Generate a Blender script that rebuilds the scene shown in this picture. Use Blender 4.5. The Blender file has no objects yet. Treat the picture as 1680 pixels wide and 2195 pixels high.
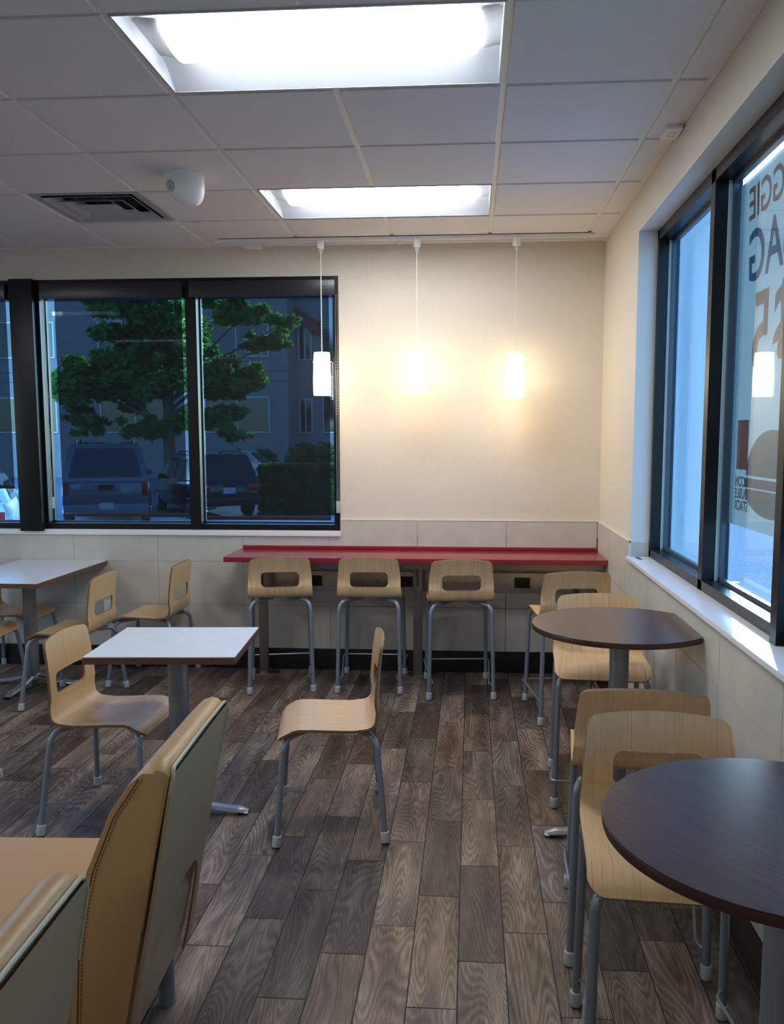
import bpy, bmesh, math, random
from math import sin, cos, pi, radians
from mathutils import Vector, Matrix
random.seed(7)
S = bpy.context.scene
C = S.collection

# ------------------------------------------------------------------ camera, world, sun, exposure
FPX = 1848.16
cam = bpy.data.cameras.new('camera')
camo = bpy.data.objects.new('camera', cam); C.objects.link(camo); S.camera = camo
cam.sensor_fit = 'VERTICAL'; cam.sensor_height = 24.0; cam.lens = FPX / 2195 * 24.0
cam.shift_x = -36.3 / 2195; cam.shift_y = 44.2 / 2195; cam.clip_end = 400; cam.clip_start = .02
yaw, pit, rol = -0.0718, 0.1078, -0.0007
F = Vector((sin(yaw) * cos(pit), cos(yaw) * cos(pit), -sin(pit)))
R = Vector((cos(yaw), -sin(yaw), 0)); U = R.cross(F)
R2 = R * cos(rol) + U * sin(rol); U2 = U * cos(rol) - R * sin(rol)
M = Matrix((R2, U2, -F)).transposed().to_4x4(); M.translation = (0, 0, 1.587)
camo.matrix_world = M

w = bpy.data.worlds.new('sky'); S.world = w; w.use_nodes = True
nt = w.node_tree; bg = nt.nodes['Background']
sky = nt.nodes.new('ShaderNodeTexSky'); sky.sky_type = 'NISHITA'; sky.sun_disc = False
sky.sun_elevation = radians(17); sky.sun_rotation = radians(15); sky.air_density = 1.0; sky.dust_density = .5; sky.ozone_density = 2.0
nt.links.new(sky.outputs[0], bg.inputs[0]); bg.inputs[1].default_value = .8
sun = bpy.data.lights.new('sun', 'SUN'); sun.energy = 26.0; sun.angle = radians(.6); sun.color = (1, .93, .82)
suno = bpy.data.objects.new('sun', sun); C.objects.link(suno)
sd = Vector((.27, 1.0, 1.036 * math.tan(radians(17)))).normalized()   # direction towards the sun
suno.rotation_euler = sd.to_track_quat('Z', 'Y').to_euler(); suno.location = sd * 60
TROFFER = 19.0; PENDANT = 8.5
S.view_settings.view_transform = 'Standard'; S.view_settings.look = 'None'
S.view_settings.exposure = 0.22; S.view_settings.gamma = 1.0; S.view_settings.use_curve_mapping = False

CEIL = 2.854; XW = 0.855; YW = 5.80; XL = -7.0; YB = -4.6

# ------------------------------------------------------------------ materials
def mat(name, col, rough=.5, metal=0.0, spec=.5, noise=0.0, nscale=40, bump=0.0, bscale=200, coat=0.0, emit=None, es=0.0):
    m = bpy.data.materials.new(name); m.use_nodes = True
    n = m.node_tree; b = n.nodes['Principled BSDF']
    b.inputs['Base Color'].default_value = (*col, 1); b.inputs['Roughness'].default_value = rough
    b.inputs['Metallic'].default_value = metal; b.inputs['Specular IOR Level'].default_value = spec
    b.inputs['Coat Weight'].default_value = coat
    if emit: b.inputs['Emission Color'].default_value = (*emit, 1); b.inputs['Emission Strength'].default_value = es
    tc = n.nodes.new('ShaderNodeTexCoord')
    if noise:
        t = n.nodes.new('ShaderNodeTexNoise'); t.inputs['Scale'].default_value = nscale; t.inputs['Detail'].default_value = 5
        n.links.new(tc.outputs['Object'], t.inputs['Vector'])
        r = n.nodes.new('ShaderNodeValToRGB')
        r.color_ramp.elements[0].position = .3; r.color_ramp.elements[1].position = .7
        r.color_ramp.elements[0].color = (*[c * (1 - noise) for c in col], 1)
        r.color_ramp.elements[1].color = (*[min(1, c * (1 + noise)) for c in col], 1)
        n.links.new(t.outputs['Fac'], r.inputs['Fac']); n.links.new(r.outputs['Color'], b.inputs['Base Color'])
    if bump:
        t = n.nodes.new('ShaderNodeTexNoise'); t.inputs['Scale'].default_value = bscale; t.inputs['Detail'].default_value = 3
        n.links.new(tc.outputs['Object'], t.inputs['Vector'])
        bp = n.nodes.new('ShaderNodeBump'); bp.inputs['Strength'].default_value = bump; bp.inputs['Distance'].default_value = .002
        n.links.new(t.outputs['Fac'], bp.inputs['Height']); n.links.new(bp.outputs['Normal'], b.inputs['Normal'])
    return m

def glass_mat(name, tint):
    m = bpy.data.materials.new(name); m.use_nodes = True; n = m.node_tree
    n.nodes.remove(n.nodes['Principled BSDF']); out = n.nodes['Material Output']
    tr = n.nodes.new('ShaderNodeBsdfTransparent'); tr.inputs[0].default_value = (*tint, 1)
    gl = n.nodes.new('ShaderNodeBsdfGlossy'); gl.inputs['Roughness'].default_value = 0.0; gl.inputs['Color'].default_value = (1, 1, 1, 1)
    fr = n.nodes.new('ShaderNodeFresnel'); ge = n.nodes.new('ShaderNodeNewGeometry')
    im = n.nodes.new('ShaderNodeMapRange'); im.inputs[3].default_value = 1.5; im.inputs[4].default_value = 1/1.5   # same reflectance on both faces of the thin pane
    n.links.new(ge.outputs['Backfacing'], im.inputs[0]); n.links.new(im.outputs[0], fr.inputs['IOR'])
    mx = n.nodes.new('ShaderNodeMixShader')
    n.links.new(fr.outputs[0], mx.inputs[0]); n.links.new(tr.outputs[0], mx.inputs[1]); n.links.new(gl.outputs[0], mx.inputs[2])
    n.links.new(mx.outputs[0], out.inputs['Surface']); return m

def wood_uv(name, c1, c2, c3, rough=.35, su=1.0, sv=.05, scale=260, coat=.2, lo=.28, hi=.62):
    """fine straight grain running along V of the UV map (metres)"""
    m = bpy.data.materials.new(name); m.use_nodes = True; n = m.node_tree; b = n.nodes['Principled BSDF']
    b.inputs['Roughness'].default_value = rough; b.inputs['Coat Weight'].default_value = coat; b.inputs['Coat Roughness'].default_value = .25
    uv = n.nodes.new('ShaderNodeUVMap'); mp = n.nodes.new('ShaderNodeMapping'); mp.inputs['Scale'].default_value = (su, sv, 1)
    oi = n.nodes.new('ShaderNodeObjectInfo')
    ad = n.nodes.new('ShaderNodeVectorMath'); ad.operation = 'ADD'
    n.links.new(uv.outputs[0], mp.inputs[0]); n.links.new(mp.outputs[0], ad.inputs[0])
    cm = n.nodes.new('ShaderNodeCombineXYZ'); n.links.new(oi.outputs['Random'], cm.inputs[0]); n.links.new(oi.outputs['Random'], cm.inputs[2]); n.links.new(cm.outputs[0], ad.inputs[1])
    t = n.nodes.new('ShaderNodeTexNoise'); t.inputs['Scale'].default_value = scale; t.inputs['Detail'].default_value = 4; t.inputs['Roughness'].default_value = .7
    t2 = n.nodes.new('ShaderNodeTexNoise'); t2.inputs['Scale'].default_value = scale * .15; t2.inputs['Detail'].default_value = 2
    n.links.new(ad.outputs[0], t.inputs['Vector']); n.links.new(ad.outputs[0], t2.inputs['Vector'])
    r = n.nodes.new('ShaderNodeValToRGB'); r.color_ramp.elements[0].position = lo; r.color_ramp.elements[1].position = hi
    r.color_ramp.elements[0].color = (*c1, 1); r.color_ramp.elements[1].color = (*c2, 1)
    n.links.new(t.outputs['Fac'], r.inputs['Fac'])
    mx = n.nodes.new('ShaderNodeMixRGB'); mx.inputs['Color2'].default_value = (*c3, 1)
    r2 = n.nodes.new('ShaderNodeValToRGB'); r2.color_ramp.elements[0].position = .35; r2.color_ramp.elements[1].position = .75
    r2.color_ramp.elements[1].color = (.55, .55, .55, 1)
    n.links.new(t2.outputs['Fac'], r2.inputs['Fac']); n.links.new(r2.outputs['Color'], mx.inputs['Fac'])
    n.links.new(r.outputs['Color'], mx.inputs['Color1']); n.links.new(mx.outputs[0], b.inputs['Base Color'])
    return m

def floor_mat():
    m = bpy.data.materials.new('wood_look_floor_tile'); m.use_nodes = True; n = m.node_tree; b = n.nodes['Principled BSDF']
    uv = n.nodes.new('ShaderNodeUVMap'); at = n.nodes.new('ShaderNodeAttribute'); at.attribute_name = 'tone'
    # broad domain warp gives cathedral grain
    mp = n.nodes.new('ShaderNodeMapping'); mp.inputs['Scale'].default_value = (1, .15, 1)
    n.links.new(uv.outputs[0], mp.inputs[0])
    nz = n.nodes.new('ShaderNodeTexNoise'); nz.inputs['Scale'].default_value = 6.0; nz.inputs['Detail'].default_value = 1.2; nz.inputs['Roughness'].default_value = .4
    n.links.new(mp.outputs[0], nz.inputs['Vector'])
    mul = n.nodes.new('ShaderNodeMath'); mul.operation = 'MULTIPLY'; mul.inputs[1].default_value = 44
    n.links.new(nz.outputs['Fac'], mul.inputs[0])
    fr = n.nodes.new('ShaderNodeMath'); fr.operation = 'PINGPONG'; fr.inputs[1].default_value = .5; n.links.new(mul.outputs[0], fr.inputs[0])
    # fine fibre
    mp2 = n.nodes.new('ShaderNodeMapping'); mp2.inputs['Scale'].default_value = (1, .032, 1); n.links.new(uv.outputs[0], mp2.inputs[0])
    nf = n.nodes.new('ShaderNodeTexNoise'); nf.inputs['Scale'].default_value = 460; nf.inputs['Detail'].default_value = 3; nf.inputs['Roughness'].default_value = .6
    n.links.new(mp2.outputs[0], nf.inputs['Vector'])
    nl = n.nodes.new('ShaderNodeTexNoise'); nl.inputs['Scale'].default_value = 13; nl.inputs['Detail'].default_value = 3; n.links.new(mp.outputs[0], nl.inputs['Vector'])
    a1 = n.nodes.new('ShaderNodeMath'); a1.operation = 'MULTIPLY'; a1.inputs[1].default_value = .34; n.links.new(fr.outputs[0], a1.inputs[0])
    a2 = n.nodes.new('ShaderNodeMath'); a2.operation = 'MULTIPLY_ADD'; a2.inputs[1].default_value = .62; n.links.new(nf.outputs['Fac'], a2.inputs[0]); n.links.new(a1.outputs[0], a2.inputs[2])
    a3 = n.nodes.new('ShaderNodeMath'); a3.operation = 'MULTIPLY_ADD'; a3.inputs[1].default_value = .70; n.links.new(nl.outputs['Fac'], a3.inputs[0]); n.links.new(a2.outputs[0], a3.inputs[2])
    r = n.nodes.new('ShaderNodeValToRGB'); e = r.color_ramp.elements
    e[0].position = .50; e[0].color = (.026, .019, .015, 1); e[1].position = .98; e[1].color = (.40, .31, .24, 1)
    x = e.new(.745); x.color = (.165, .122, .092, 1)
    n.links.new(a3.outputs[0], r.inputs['Fac'])
    hv = n.nodes.new('ShaderNodeMixRGB'); hv.blend_type = 'MULTIPLY'; hv.inputs['Fac'].default_value = 1
    n.links.new(r.outputs['Color'], hv.inputs['Color1']); n.links.new(at.outputs['Color'], hv.inputs['Color2'])
    n.links.new(hv.outputs[0], b.inputs['Base Color'])
    b.inputs['Roughness'].default_value = .42; b.inputs['Specular IOR Level'].default_value = .45
    bp = n.nodes.new('ShaderNodeBump'); bp.inputs['Strength'].default_value = .25; bp.inputs['Distance'].default_value = .001
    n.links.new(a2.outputs[0], bp.inputs['Height']); n.links.new(bp.outputs[0], b.inputs['Normal'])
    return m

m_wall = mat('beige_wall_vinyl', (.72, .655, .545), .6, noise=.02, nscale=30, bump=.3, bscale=420)
m_reveal = mat('painted_window_reveal', (.74, .72, .67), .55)
m_tile = mat('beige_wall_tile', (.56, .53, .465), .38, noise=.05, nscale=9)
m_grout = mat('tan_grout', (.42, .37, .29), .9)
m_tileedge = mat('metal_tile_edge_trim', (.75, .70, .60), .35)
m_base = mat('black_base_tile', (.012, .011, .012), .3)
m_ceil = mat('acoustic_ceiling_tile', (.76, .735, .73), .9, noise=.05, nscale=180, bump=.4, bscale=300)
m_grid = mat('white_ceiling_grid', (.78, .74, .68), .5)
m_white = mat('white_plastic', (.88, .87, .85), .4)
m_troffer = mat('white_enamel', (.50, .53, .57), .35)
m_lens = mat('lit_troffer_lens', (1, 1, 1), .4, emit=(.93, .955, 1.0), es=TROFFER)
m_black = mat('black_window_aluminium', (.008, .008, .009), .34, spec=.3)
m_val = mat('black_blind_cassette', (.018, .018, .020), .25, spec=.6)
m_spacer = mat('spacer_with_cyan_reflection', (.45, .72, .85), .35)  # cyan reflection on the spacer put into its base colour
m_gask = mat('blue_grey_glazing_bead', (.045, .075, .105), .35)
m_sill = mat('white_solid_surface_sill', (.82, .83, .84), .3)
m_glass = glass_mat('blue_tinted_glass', (.58, .80, 1.0))
m_glass_clear = glass_mat('clear_glass', (.9, .95, 1.0))
m_steel = mat('brushed_stainless', (.46, .44, .41), .33, metal=1.0, noise=.12, nscale=30)
m_post = mat('dark_stainless_post', (.26, .255, .25), .35, metal=1.0)
m_leg = mat('silver_grey_powder_coat', (.24, .265, .30), .30, metal=.35, spec=.6, noise=.12, nscale=400)
m_col = mat('grey_powder_coat_column', (.24, .25, .27), .34, metal=.4, noise=.08, nscale=400)
m_cast = mat('polished_cast_aluminium', (.58, .60, .63), .22, metal=.9)
m_cap = mat('grey_plastic_glide', (.50, .53, .56), .5)
m_rub = mat('black_rubber', (.01, .01, .01), .7)
m_red = mat('red_solid_surface', (.28, .018, .028), .2, noise=.05, nscale=200)
m_ply = wood_uv('oak_veneer', (.56, .36, .175), (.74, .51, .27), (.64, .43, .22), sv=.025)
m_plydark = wood_uv('oak_veneer_streaked', (.34, .20, .090), (.76, .50, .255), (.60, .39, .19), scale=190, sv=.018, lo=.30, hi=.46)
m_edge = mat('plywood_edge', (.20, .115, .055), .6, noise=.3, nscale=300)
m_lam = mat('white_laminate', (.74, .77, .79), .30, noise=.03, nscale=25)
m_lamedge = mat('brown_table_edge', (.13, .060, .036), .4, noise=.15, nscale=60)
m_dark = wood_uv('dark_mahogany_laminate', (.035, .013, .016), (.085, .032, .034), (.05, .02, .025), rough=.3, sv=.05, scale=120, coat=.15)
m_darkedge = mat('dark_table_edge', (.045, .016, .014), .35)
m_vinyl = mat('tan_vinyl', (.50, .305, .130), .36, spec=.5, bump=.25, bscale=500)
m_vinylr = mat('tan_vinyl_in_daylight', (.37, .26, .145), .42, spec=.5, bump=.25, bscale=500)  # tan vinyl again, with bluish daylight worked into its colour
m_pipe = mat('khaki_vinyl_piping', (.42, .38, .26), .4)
m_stitch = mat('dark_brown_stitching', (.06, .03, .015), .7)
m_opal = mat('lit_opal_glass', (1, .9, .75), .3, emit=(1, .78, .50), es=PENDANT)
m_opaltop = mat('opal_glass_rim', (.95, .90, .82), .25, emit=(1, .85, .62), es=.9)
m_nickel = mat('satin_nickel', (.5, .5, .5), .3, metal=1)
m_cord = mat('clear_twisted_cord', (.80, .78, .72), .4)
m_tape = mat('blue_painters_tape', (.015, .09, .42), .6)
m_galv = mat('grey_duct_paint', (.42, .43, .44), .5)
m_void = mat('dark_duct_void', (.015, .015, .017), .8)
m_outletblk = mat('black_outlet', (.008, .008, .009), .35)
m_floor = floor_mat()

def blind_mat():
    m = bpy.data.materials.new('black_solar_mesh'); m.use_nodes = True; n = m.node_tree
    b = n.nodes['Principled BSDF']; b.inputs['Base Color'].default_value = (.012, .013, .016, 1); b.inputs['Roughness'].default_value = .8
    b.inputs['Specular IOR Level'].default_value = .2
    tr = n.nodes.new('ShaderNodeBsdfTransparent'); tr.inputs[0].default_value = (.90, .95, 1, 1)
    mx = n.nodes.new('ShaderNodeMixShader'); mx.inputs[0].default_value = .39   # per face of the cloth
    n.links.new(b.outputs[0], mx.inputs[1]); n.links.new(tr.outputs[0], mx.inputs[2])
    n.links.new(mx.outputs[0], n.nodes['Material Output'].inputs['Surface']); return m
m_blind = blind_mat()

# ------------------------------------------------------------------ helpers
def tag(o, label=None, cat=None, group=None, kind=None):
    if label: o['label'] = label
    if cat: o['category'] = cat
    if group: o['group'] = group
    if kind: o['kind'] = kind
    return o
def empty(name, loc, rz=0, **k):
    o = bpy.data.objects.new(name, None); C.objects.link(o); o.location = loc; o.rotation_euler = (0, 0, rz)
    o.empty_display_size = .1
    return tag(o, **k)
def obj(name, bm, mats, parent=None, smooth=False, bevel=0, loc=None, seg=2):
    me = bpy.data.meshes.new(name)
    bmesh.ops.recalc_face_normals(bm, faces=bm.faces)
    if bevel:
        ed = [e for e in bm.edges if len(e.link_faces) == 2 and e.calc_face_angle(0) > radians(35)]
        bmesh.ops.bevel(bm, geom=ed, offset=bevel, segments=seg, affect='EDGES', profile=.7, clamp_overlap=True)
    bm.to_mesh(me); bm.free()
    for m in (mats if isinstance(mats, (list, tuple)) else [mats]): me.materials.append(m)
    if smooth or bevel:
        for p in me.polygons: p.use_smooth = True
        try: me.set_sharp_from_angle(angle=radians(38))
        except Exception: pass
    o = bpy.data.objects.new(name, me); C.objects.link(o)
    if parent: o.parent = parent
    if loc: o.location = loc
    return o
def struct(name, bm, m, parent=None, **k):
    o = obj(name, bm, m, parent, **k)
    if not parent: o['kind'] = 'structure'
    return o
def box(bm, x0, x1, y0, y1, z0, z1, mi=0):
    v = [bm.verts.new(p) for p in ((x0,y0,z0),(x1,y0,z0),(x1,y1,z0),(x0,y1,z0),(x0,y0,z1),(x1,y0,z1),(x1,y1,z1),(x0,y1,z1))]
    for f in ((3,2,1,0),(4,5,6,7),(0,1,5,4),(1,2,6,5),(2,3,7,6),(3,0,4,7)):
        fc = bm.faces.new([v[i] for i in f]); fc.material_index = mi
    return bm
def nb(*a, **k): return box(bmesh.new(), *a, **k)
def lathe(bm, prof, n=24, cx=0, cy=0, cap=True, mi=0):
    rings = []
    for r, z in prof: rings.append([bm.verts.new((cx + r*cos(2*pi*i/n), cy + r*sin(2*pi*i/n), z)) for i in range(n)])
    for a, b in zip(rings, rings[1:]):
        for i in range(n): bm.faces.new((a[i], a[(i+1)%n], b[(i+1)%n], b[i])).material_index = mi
    if cap:
        bm.faces.new(rings[0][::-1]).material_index = mi; bm.faces.new(rings[-1]).material_index = mi
    return bm
def fillet(pts, r, n=5):
    pts = [Vector(p) for p in pts]; out = [pts[0]]
    for i in range(1, len(pts)-1):
        a, b, c = pts[i-1], pts[i], pts[i+1]
        d1 = (a-b); d2 = (c-b); rr = min(r, d1.length*.49, d2.length*.49)
        p1 = b + d1.normalized()*rr; p2 = b + d2.normalized()*rr
        for k in range(n+1):
            t = k/n; out.append(p1*(1-t)**2 + b*2*t*(1-t) + p2*t*t)
    out.append(pts[-1]); return out
def tube(bm, pts, rad, n=10, mi=0, closed=False):
    pts = [Vector(p) for p in pts]; rings = []; prev = None; N = len(pts)
    for i, p in enumerate(pts):
        if closed: t = (pts[(i+1) % N] - pts[i-1])
        elif i == 0: t = pts[1]-p
        elif i == N-1: t = p-pts[i-1]
        else: t = (pts[i+1]-p).normalized() + (p-pts[i-1]).normalized()
        t.normalize()
        if prev is None:
            a = Vector((0,0,1)) if abs(t.z) < .9 else Vector((1,0,0)); u = t.cross(a).normalized()
        else: u = (prev - t*prev.dot(t)).normalized()
        prev = u; v = t.cross(u); r = rad[i] if isinstance(rad, (list, tuple)) else rad
        rings.append([bm.verts.new(p + u*r*cos(2*pi*k/n) + v*r*sin(2*pi*k/n)) for k in range(n)])
    rr = list(zip(rings, rings[1:])) + ([(rings[-1], rings[0])] if closed else [])
    for a, b in rr:
        for k in range(n): bm.faces.new((a[k], a[(k+1)%n], b[(k+1)%n], b[k])).material_index = mi
    if not closed: bm.faces.new(rings[0][::-1]).material_index = mi; bm.faces.new(rings[-1]).material_index = mi
    return bm
def prism(bm, poly, axis, a0, a1, mi=0):
    """poly: 2D points; extruded along axis ('x','y','z') from a0 to a1"""
    def P(p, a): return {'x': (a, p[0], p[1]), 'y': (p[0], a, p[1]), 'z': (p[0], p[1], a)}[axis]
    A = [bm.verts.new(P(p, a0)) for p in poly]; B = [bm.verts.new(P(p, a1)) for p in poly]; n = len(poly)
    bm.faces.new(A).material_index = mi; bm.faces.new(B[::-1]).material_index = mi
    for i in range(n): bm.faces.new((A[i], B[i], B[(i+1)%n], A[(i+1)%n])).material_index = mi
    return bm
def rrect(w, h, r, n=5, cx=0, cy=0):
    pts = []
    for qx, qy, a0 in ((w/2-r, h/2-r, 0), (-w/2+r, h/2-r, pi/2), (-w/2+r, -h/2+r, pi), (w/2-r, -h/2+r, 1.5*pi)):
        for k in range(n+1):
            a = a0 + pi/2*k/n; pts.append((cx+qx+r*cos(a), cy+qy+r*sin(a)))
    return pts
def copy_tree(o, parent=None):
    c = o.copy(); C.objects.link(c); c.parent = parent
    for ch in list(o.children): copy_tree(ch, c)
    return c
def setuv(me, f):
    uv = me.uv_layers.new(name='UVMap')
    for l in me.loops: uv.data[l.index].uv = f(me.vertices[l.vertex_index].co)

# ------------------------------------------------------------------ floor: plank tiles, real joints
def build_floor():
    bm = bmesh.new(); uvl = bm.loops.layers.uv.new('UVMap'); cl = bm.loops.layers.color.new('tone')
    pw, pl, g = .1432, .598, .0030
    k0 = int((XL + .035)/pw) - 1; k = k0
    rnd = random.Random(3)
    while True:
        x0 = -.030 + k*pw
        if x0 > XW: break
        off = 3.456 + ((k+1) * .195) % pl + (.03 if k % 3 == 0 else 0)
        y = off - pl*math.ceil((off - YB)/pl)
        while y < YW:
            xa, xb, ya, yb = max(x0+g, XL), min(x0+pw-g*.2, XW), max(y+g*.5, YB), min(y+pl-g*.5, YW)
            if xb > xa and yb > ya:
                f = bm.faces.new([bm.verts.new(p) for p in ((xa,ya,0),(xb,ya,0),(xb,yb,0),(xa,yb,0))])
                u, v = rnd.uniform(0, 90), rnd.uniform(0, 90); t = rnd.choice([.66, .78, .88, .95, 1.0, 1.1, 1.25]); wm = rnd.uniform(-.05, .05)
                for l in f.loops:
                    l[uvl].uv = (l.vert.co.x - x0 + u, l.vert.co.y - y + v); l[cl] = (t*(1+wm), t, t*(1-wm*1.2), 1); 
            y += pl
        k += 1
    # grout bed
    f = bm.faces.new([bm.verts.new(p) for p in ((XL,YB,-.0016),(XW,YB,-.0016),(XW,YW,-.0016),(XL,YW,-.0016))]); f.material_index = 1
    for l in f.loops: l[cl] = (1,1,1,1)
    box(bm, XL, XW, YB, YW, -.20, -.004, 1)
    me = bpy.data.meshes.new('floor'); bm.to_mesh(me); bm.free()
    me.materials.append(m_floor); me.materials.append(mat('dark_floor_grout', (.020, .022, .028), .8))
    o = bpy.data.objects.new('floor', me); C.objects.link(o); o['kind'] = 'structure'
build_floor()

# ------------------------------------------------------------------ walls
WX0, WX1, WZ0, WZ1 = -5.26, -.885, .968, 2.662          # opening in the back wall
RY0, RY1, RZ0, RZ1 = .80, 4.65, .945, 2.652             # opening in the right wall
bm = bmesh.new(); T = .30
box(bm, XL-T, WX0, YW, YW+T, -.2, 3.3); box(bm, WX1, XW+T, YW, YW+T, -.2, 3.3)
box(bm, WX0, WX1, YW, YW+T, -.2, WZ0); box(bm, WX0, WX1, YW, YW+T, WZ1, 3.3)
struct('wall_back', bm, m_wall)
bm = bmesh.new(); TR = .20
box(bm, XW, XW+TR, RY1, YW+T, -.2, 3.3); box(bm, XW, XW+TR, YB, RY0, -.2, 3.3)
box(bm, XW, XW+TR, RY0, RY1, -.2, RZ0); box(bm, XW, XW+TR, RY0, RY1, RZ1, 3.3)
bm.faces.ensure_lookup_table()
struct('wall_right', bm, m_wall)
# painted lining of the right window opening
bm = bmesh.new()
box(bm, XW-.002, XW+.10, RY1-.003, RY1+.002, RZ0, RZ1); box(bm, XW-.002, XW+.10, RY0, RY1, RZ1-.003, RZ1+.002)
struct('trim_1', bm, m_reveal)
bm = bmesh.new()
box(bm, XL-T, XL, YB, 0.6, -.2, 3.3); box(bm, XL-T, XL, 4.6, YW, -.2, 3.3); box(bm, XL-T, XL, .6, 4.6, -.2, .9); box(bm, XL-T, XL, .6, 4.6, 2.66, 3.3)
struct('wall_left', bm, m_wall)
struct('wall_front', nb(XL-T, XW+TR, YB-T, YB, -.2, 3.3), m_wall)
struct('roof', nb(XL-T-.3, XW+TR+.15, YB-T-.3, YW+T+.15, 3.3, 3.45), m_galv)

# wall tile: proud tiles over grout, stacked bond
def tiles():
    g = .0016; bm = bmesh.new(); d = .010
    rows = [(.146, .447), (.447, .748), (.748, 1.040)]
    xs = -2.7616 - 8*.6003
    k = 0
    while True:
        a = xs + k*.6003; b = a + .6003; k += 1
        if a > XW: break
        a = max(a, XL); b = min(b, XW-.010)
        if b - a < .01: continue
        for z0, z1 in rows:
            if z1 > 1 and a < WX1 and b > WX0:                      # top row cut round the window
                aa, bb = a, b
                if b > WX1 > a: box(bm, WX1+.001, b-g, YW-d, YW-.001, z0+g, z1-g); bb = WX1+.001
                if a < WX0 < b: box(bm, a+g, WX0-.001, YW-d, YW-.001, z0+g, z1-g); aa = WX0
                box(bm, aa+g, bb-g*(bb == b), YW-d, YW-.001, z0+g, WZ0-.040)
            else: box(bm, a+g, b-g, YW-d, YW-.001, z0+g, z1-g)
    box(bm, XL, XW, YW-d+.0015, YW-.002, .146, WZ0-.041, 1); box(bm, WX1+.002, XW, YW-d+.0015, YW-.002, .146, 1.039, 1)
    struct('trim_2', bm, [m_tile, m_grout])
    bm = bmesh.new(); y = YW - .010 ; ys = [y]
    k = 0; y1 = 5.27 - .0
    seams = [YW-.010, 5.33] ; s = 4.735
    while s > YB: seams.append(s); s -= .6003
    seams.append(YB)
    for a, b in zip(seams, seams[1:]):
        for z0, z1 in rows:
            if z1 > 1 and b < RY1:
                if a > RY1: box(bm, XW-d, XW-.001, RY1+.001, a-g, RZ0-.012, z1-g)
                if a < RY0 - .01: box(bm, XW-d, XW-.001, b+g, a-g, z0+g, z1-g)
                else: box(bm, XW-d, XW-.001, b+g, min(a, a)-g, z0+g, RZ0-.012)
            else: box(bm, XW-d, XW-.001, b+g, a-g, z0+g, z1-g)
    box(bm, XW-d+.0015, XW-.002, YB, YW-.011, .146, RZ0-.013, 1); box(bm, XW-d+.0015, XW-.002, RY1+.002, YW-.011, .146, 1.039, 1)
    # tile returned into the window reveal
    box(bm, XW-.001, XW+.092, RY1-.010, RY1-.0035, RZ0+.021, 1.040)
    struct('trim_3', bm, [m_tile, m_grout])
    bm = bmesh.new()
    box(bm, WX1, XW-.003, YW-.012, YW-.0005, 1.040, 1.046); box(bm, XW-.012, XW-.0005, RY1-.012, YW-.012, 1.040, 1.046)
    box(bm, XW-.012, XW+.092, RY1-.012, RY1-.0035, 1.040, 1.046); box(bm, XW-.012, XW-.001, RY1-.012, RY1-.0035, RZ0+.021, 1.046)
    struct('trim_4', bm, m_tileedge)
tiles()
struct('baseboard_back', nb(XL, XW-.001, YW-.014, YW-.001, 0, .144), m_base, bevel=.002)
struct('baseboard_right', nb(XW-.014, XW-.001, YB, YW-.015, 0, .144), m_base, bevel=.002)

# ------------------------------------------------------------------ ceiling: lay-in tiles + T-bar grid
TG = .6096; GX0, GY0 = -1.112, 3.275
holes = set()
trof = [(-1.112, GY0 - TG), (-1.112, GY0 + 2*TG)]
trof.append((-1.112, GY0 - 10*TG))
for y in (GY0 - TG, GY0 - 5*TG, GY0 - 9*TG): trof.append((-1.112 - 6*TG, y))
for x, y in trof:
    i = round((x-GX0)/TG); j = round((y-GY0)/TG); holes |= {(i, j), (i+1, j)}
holes.add((-2, 2))
def ceiling():
    bm = bmesh.new(); i0 = int((XL-GX0)/TG)-1; j0 = int((YB-GY0)/TG)-1; b = .012
    for i in range(i0, 4):
        for j in range(j0, 5):
            if (i, j) in holes: continue
            xa, xb = max(GX0+i*TG+b, XL+.02), min(GX0+(i+1)*TG-b, XW-.024)
            ya, yb = max(GY0+j*TG+b, YB+.02), min(GY0+(j+1)*TG-b, YW-.024)
            if xb-xa < .02 or yb-ya < .02: continue
            box(bm, xa, xb, ya, yb, CEIL, CEIL+.022)
    o = struct('ceiling', bm, m_ceil, bevel=.0015, seg=1)
    bm = bmesh.new(); hs = holes
    for i in range(i0, 5):
        x = GX0+i*TG
        if XL < x < XW: 
            for j in range(j0, 5):
                if (i, j) in hs and (i-1, j) in hs: continue
                y0, y1 = max(GY0+j*TG, YB), min(GY0+(j+1)*TG, YW)
                if y1 > y0: box(bm, x-b, x+b, y0, y1, CEIL+.007, CEIL+.016)
    for j in range(j0, 6):
        y = GY0+j*TG
        if YB < y < YW: box(bm, XL, XW, y-b, y+b, CEIL+.0075, CEIL+.0155)
    # wall angle
    box(bm, XW-.026, XW-.001, YB, YW, CEIL+.003, CEIL+.012); box(bm, XL, XL+.026, YB, YW, CEIL+.003, CEIL+.012)
    box(bm, XL, XW, YW-.026, YW-.001, CEIL+.004, CEIL+.013); box(bm, XL, XW, YB, YB+.026, CEIL+.004, CEIL+.013)
    struct('ceiling_grid', bm, m_grid, o)
ceiling()

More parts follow.
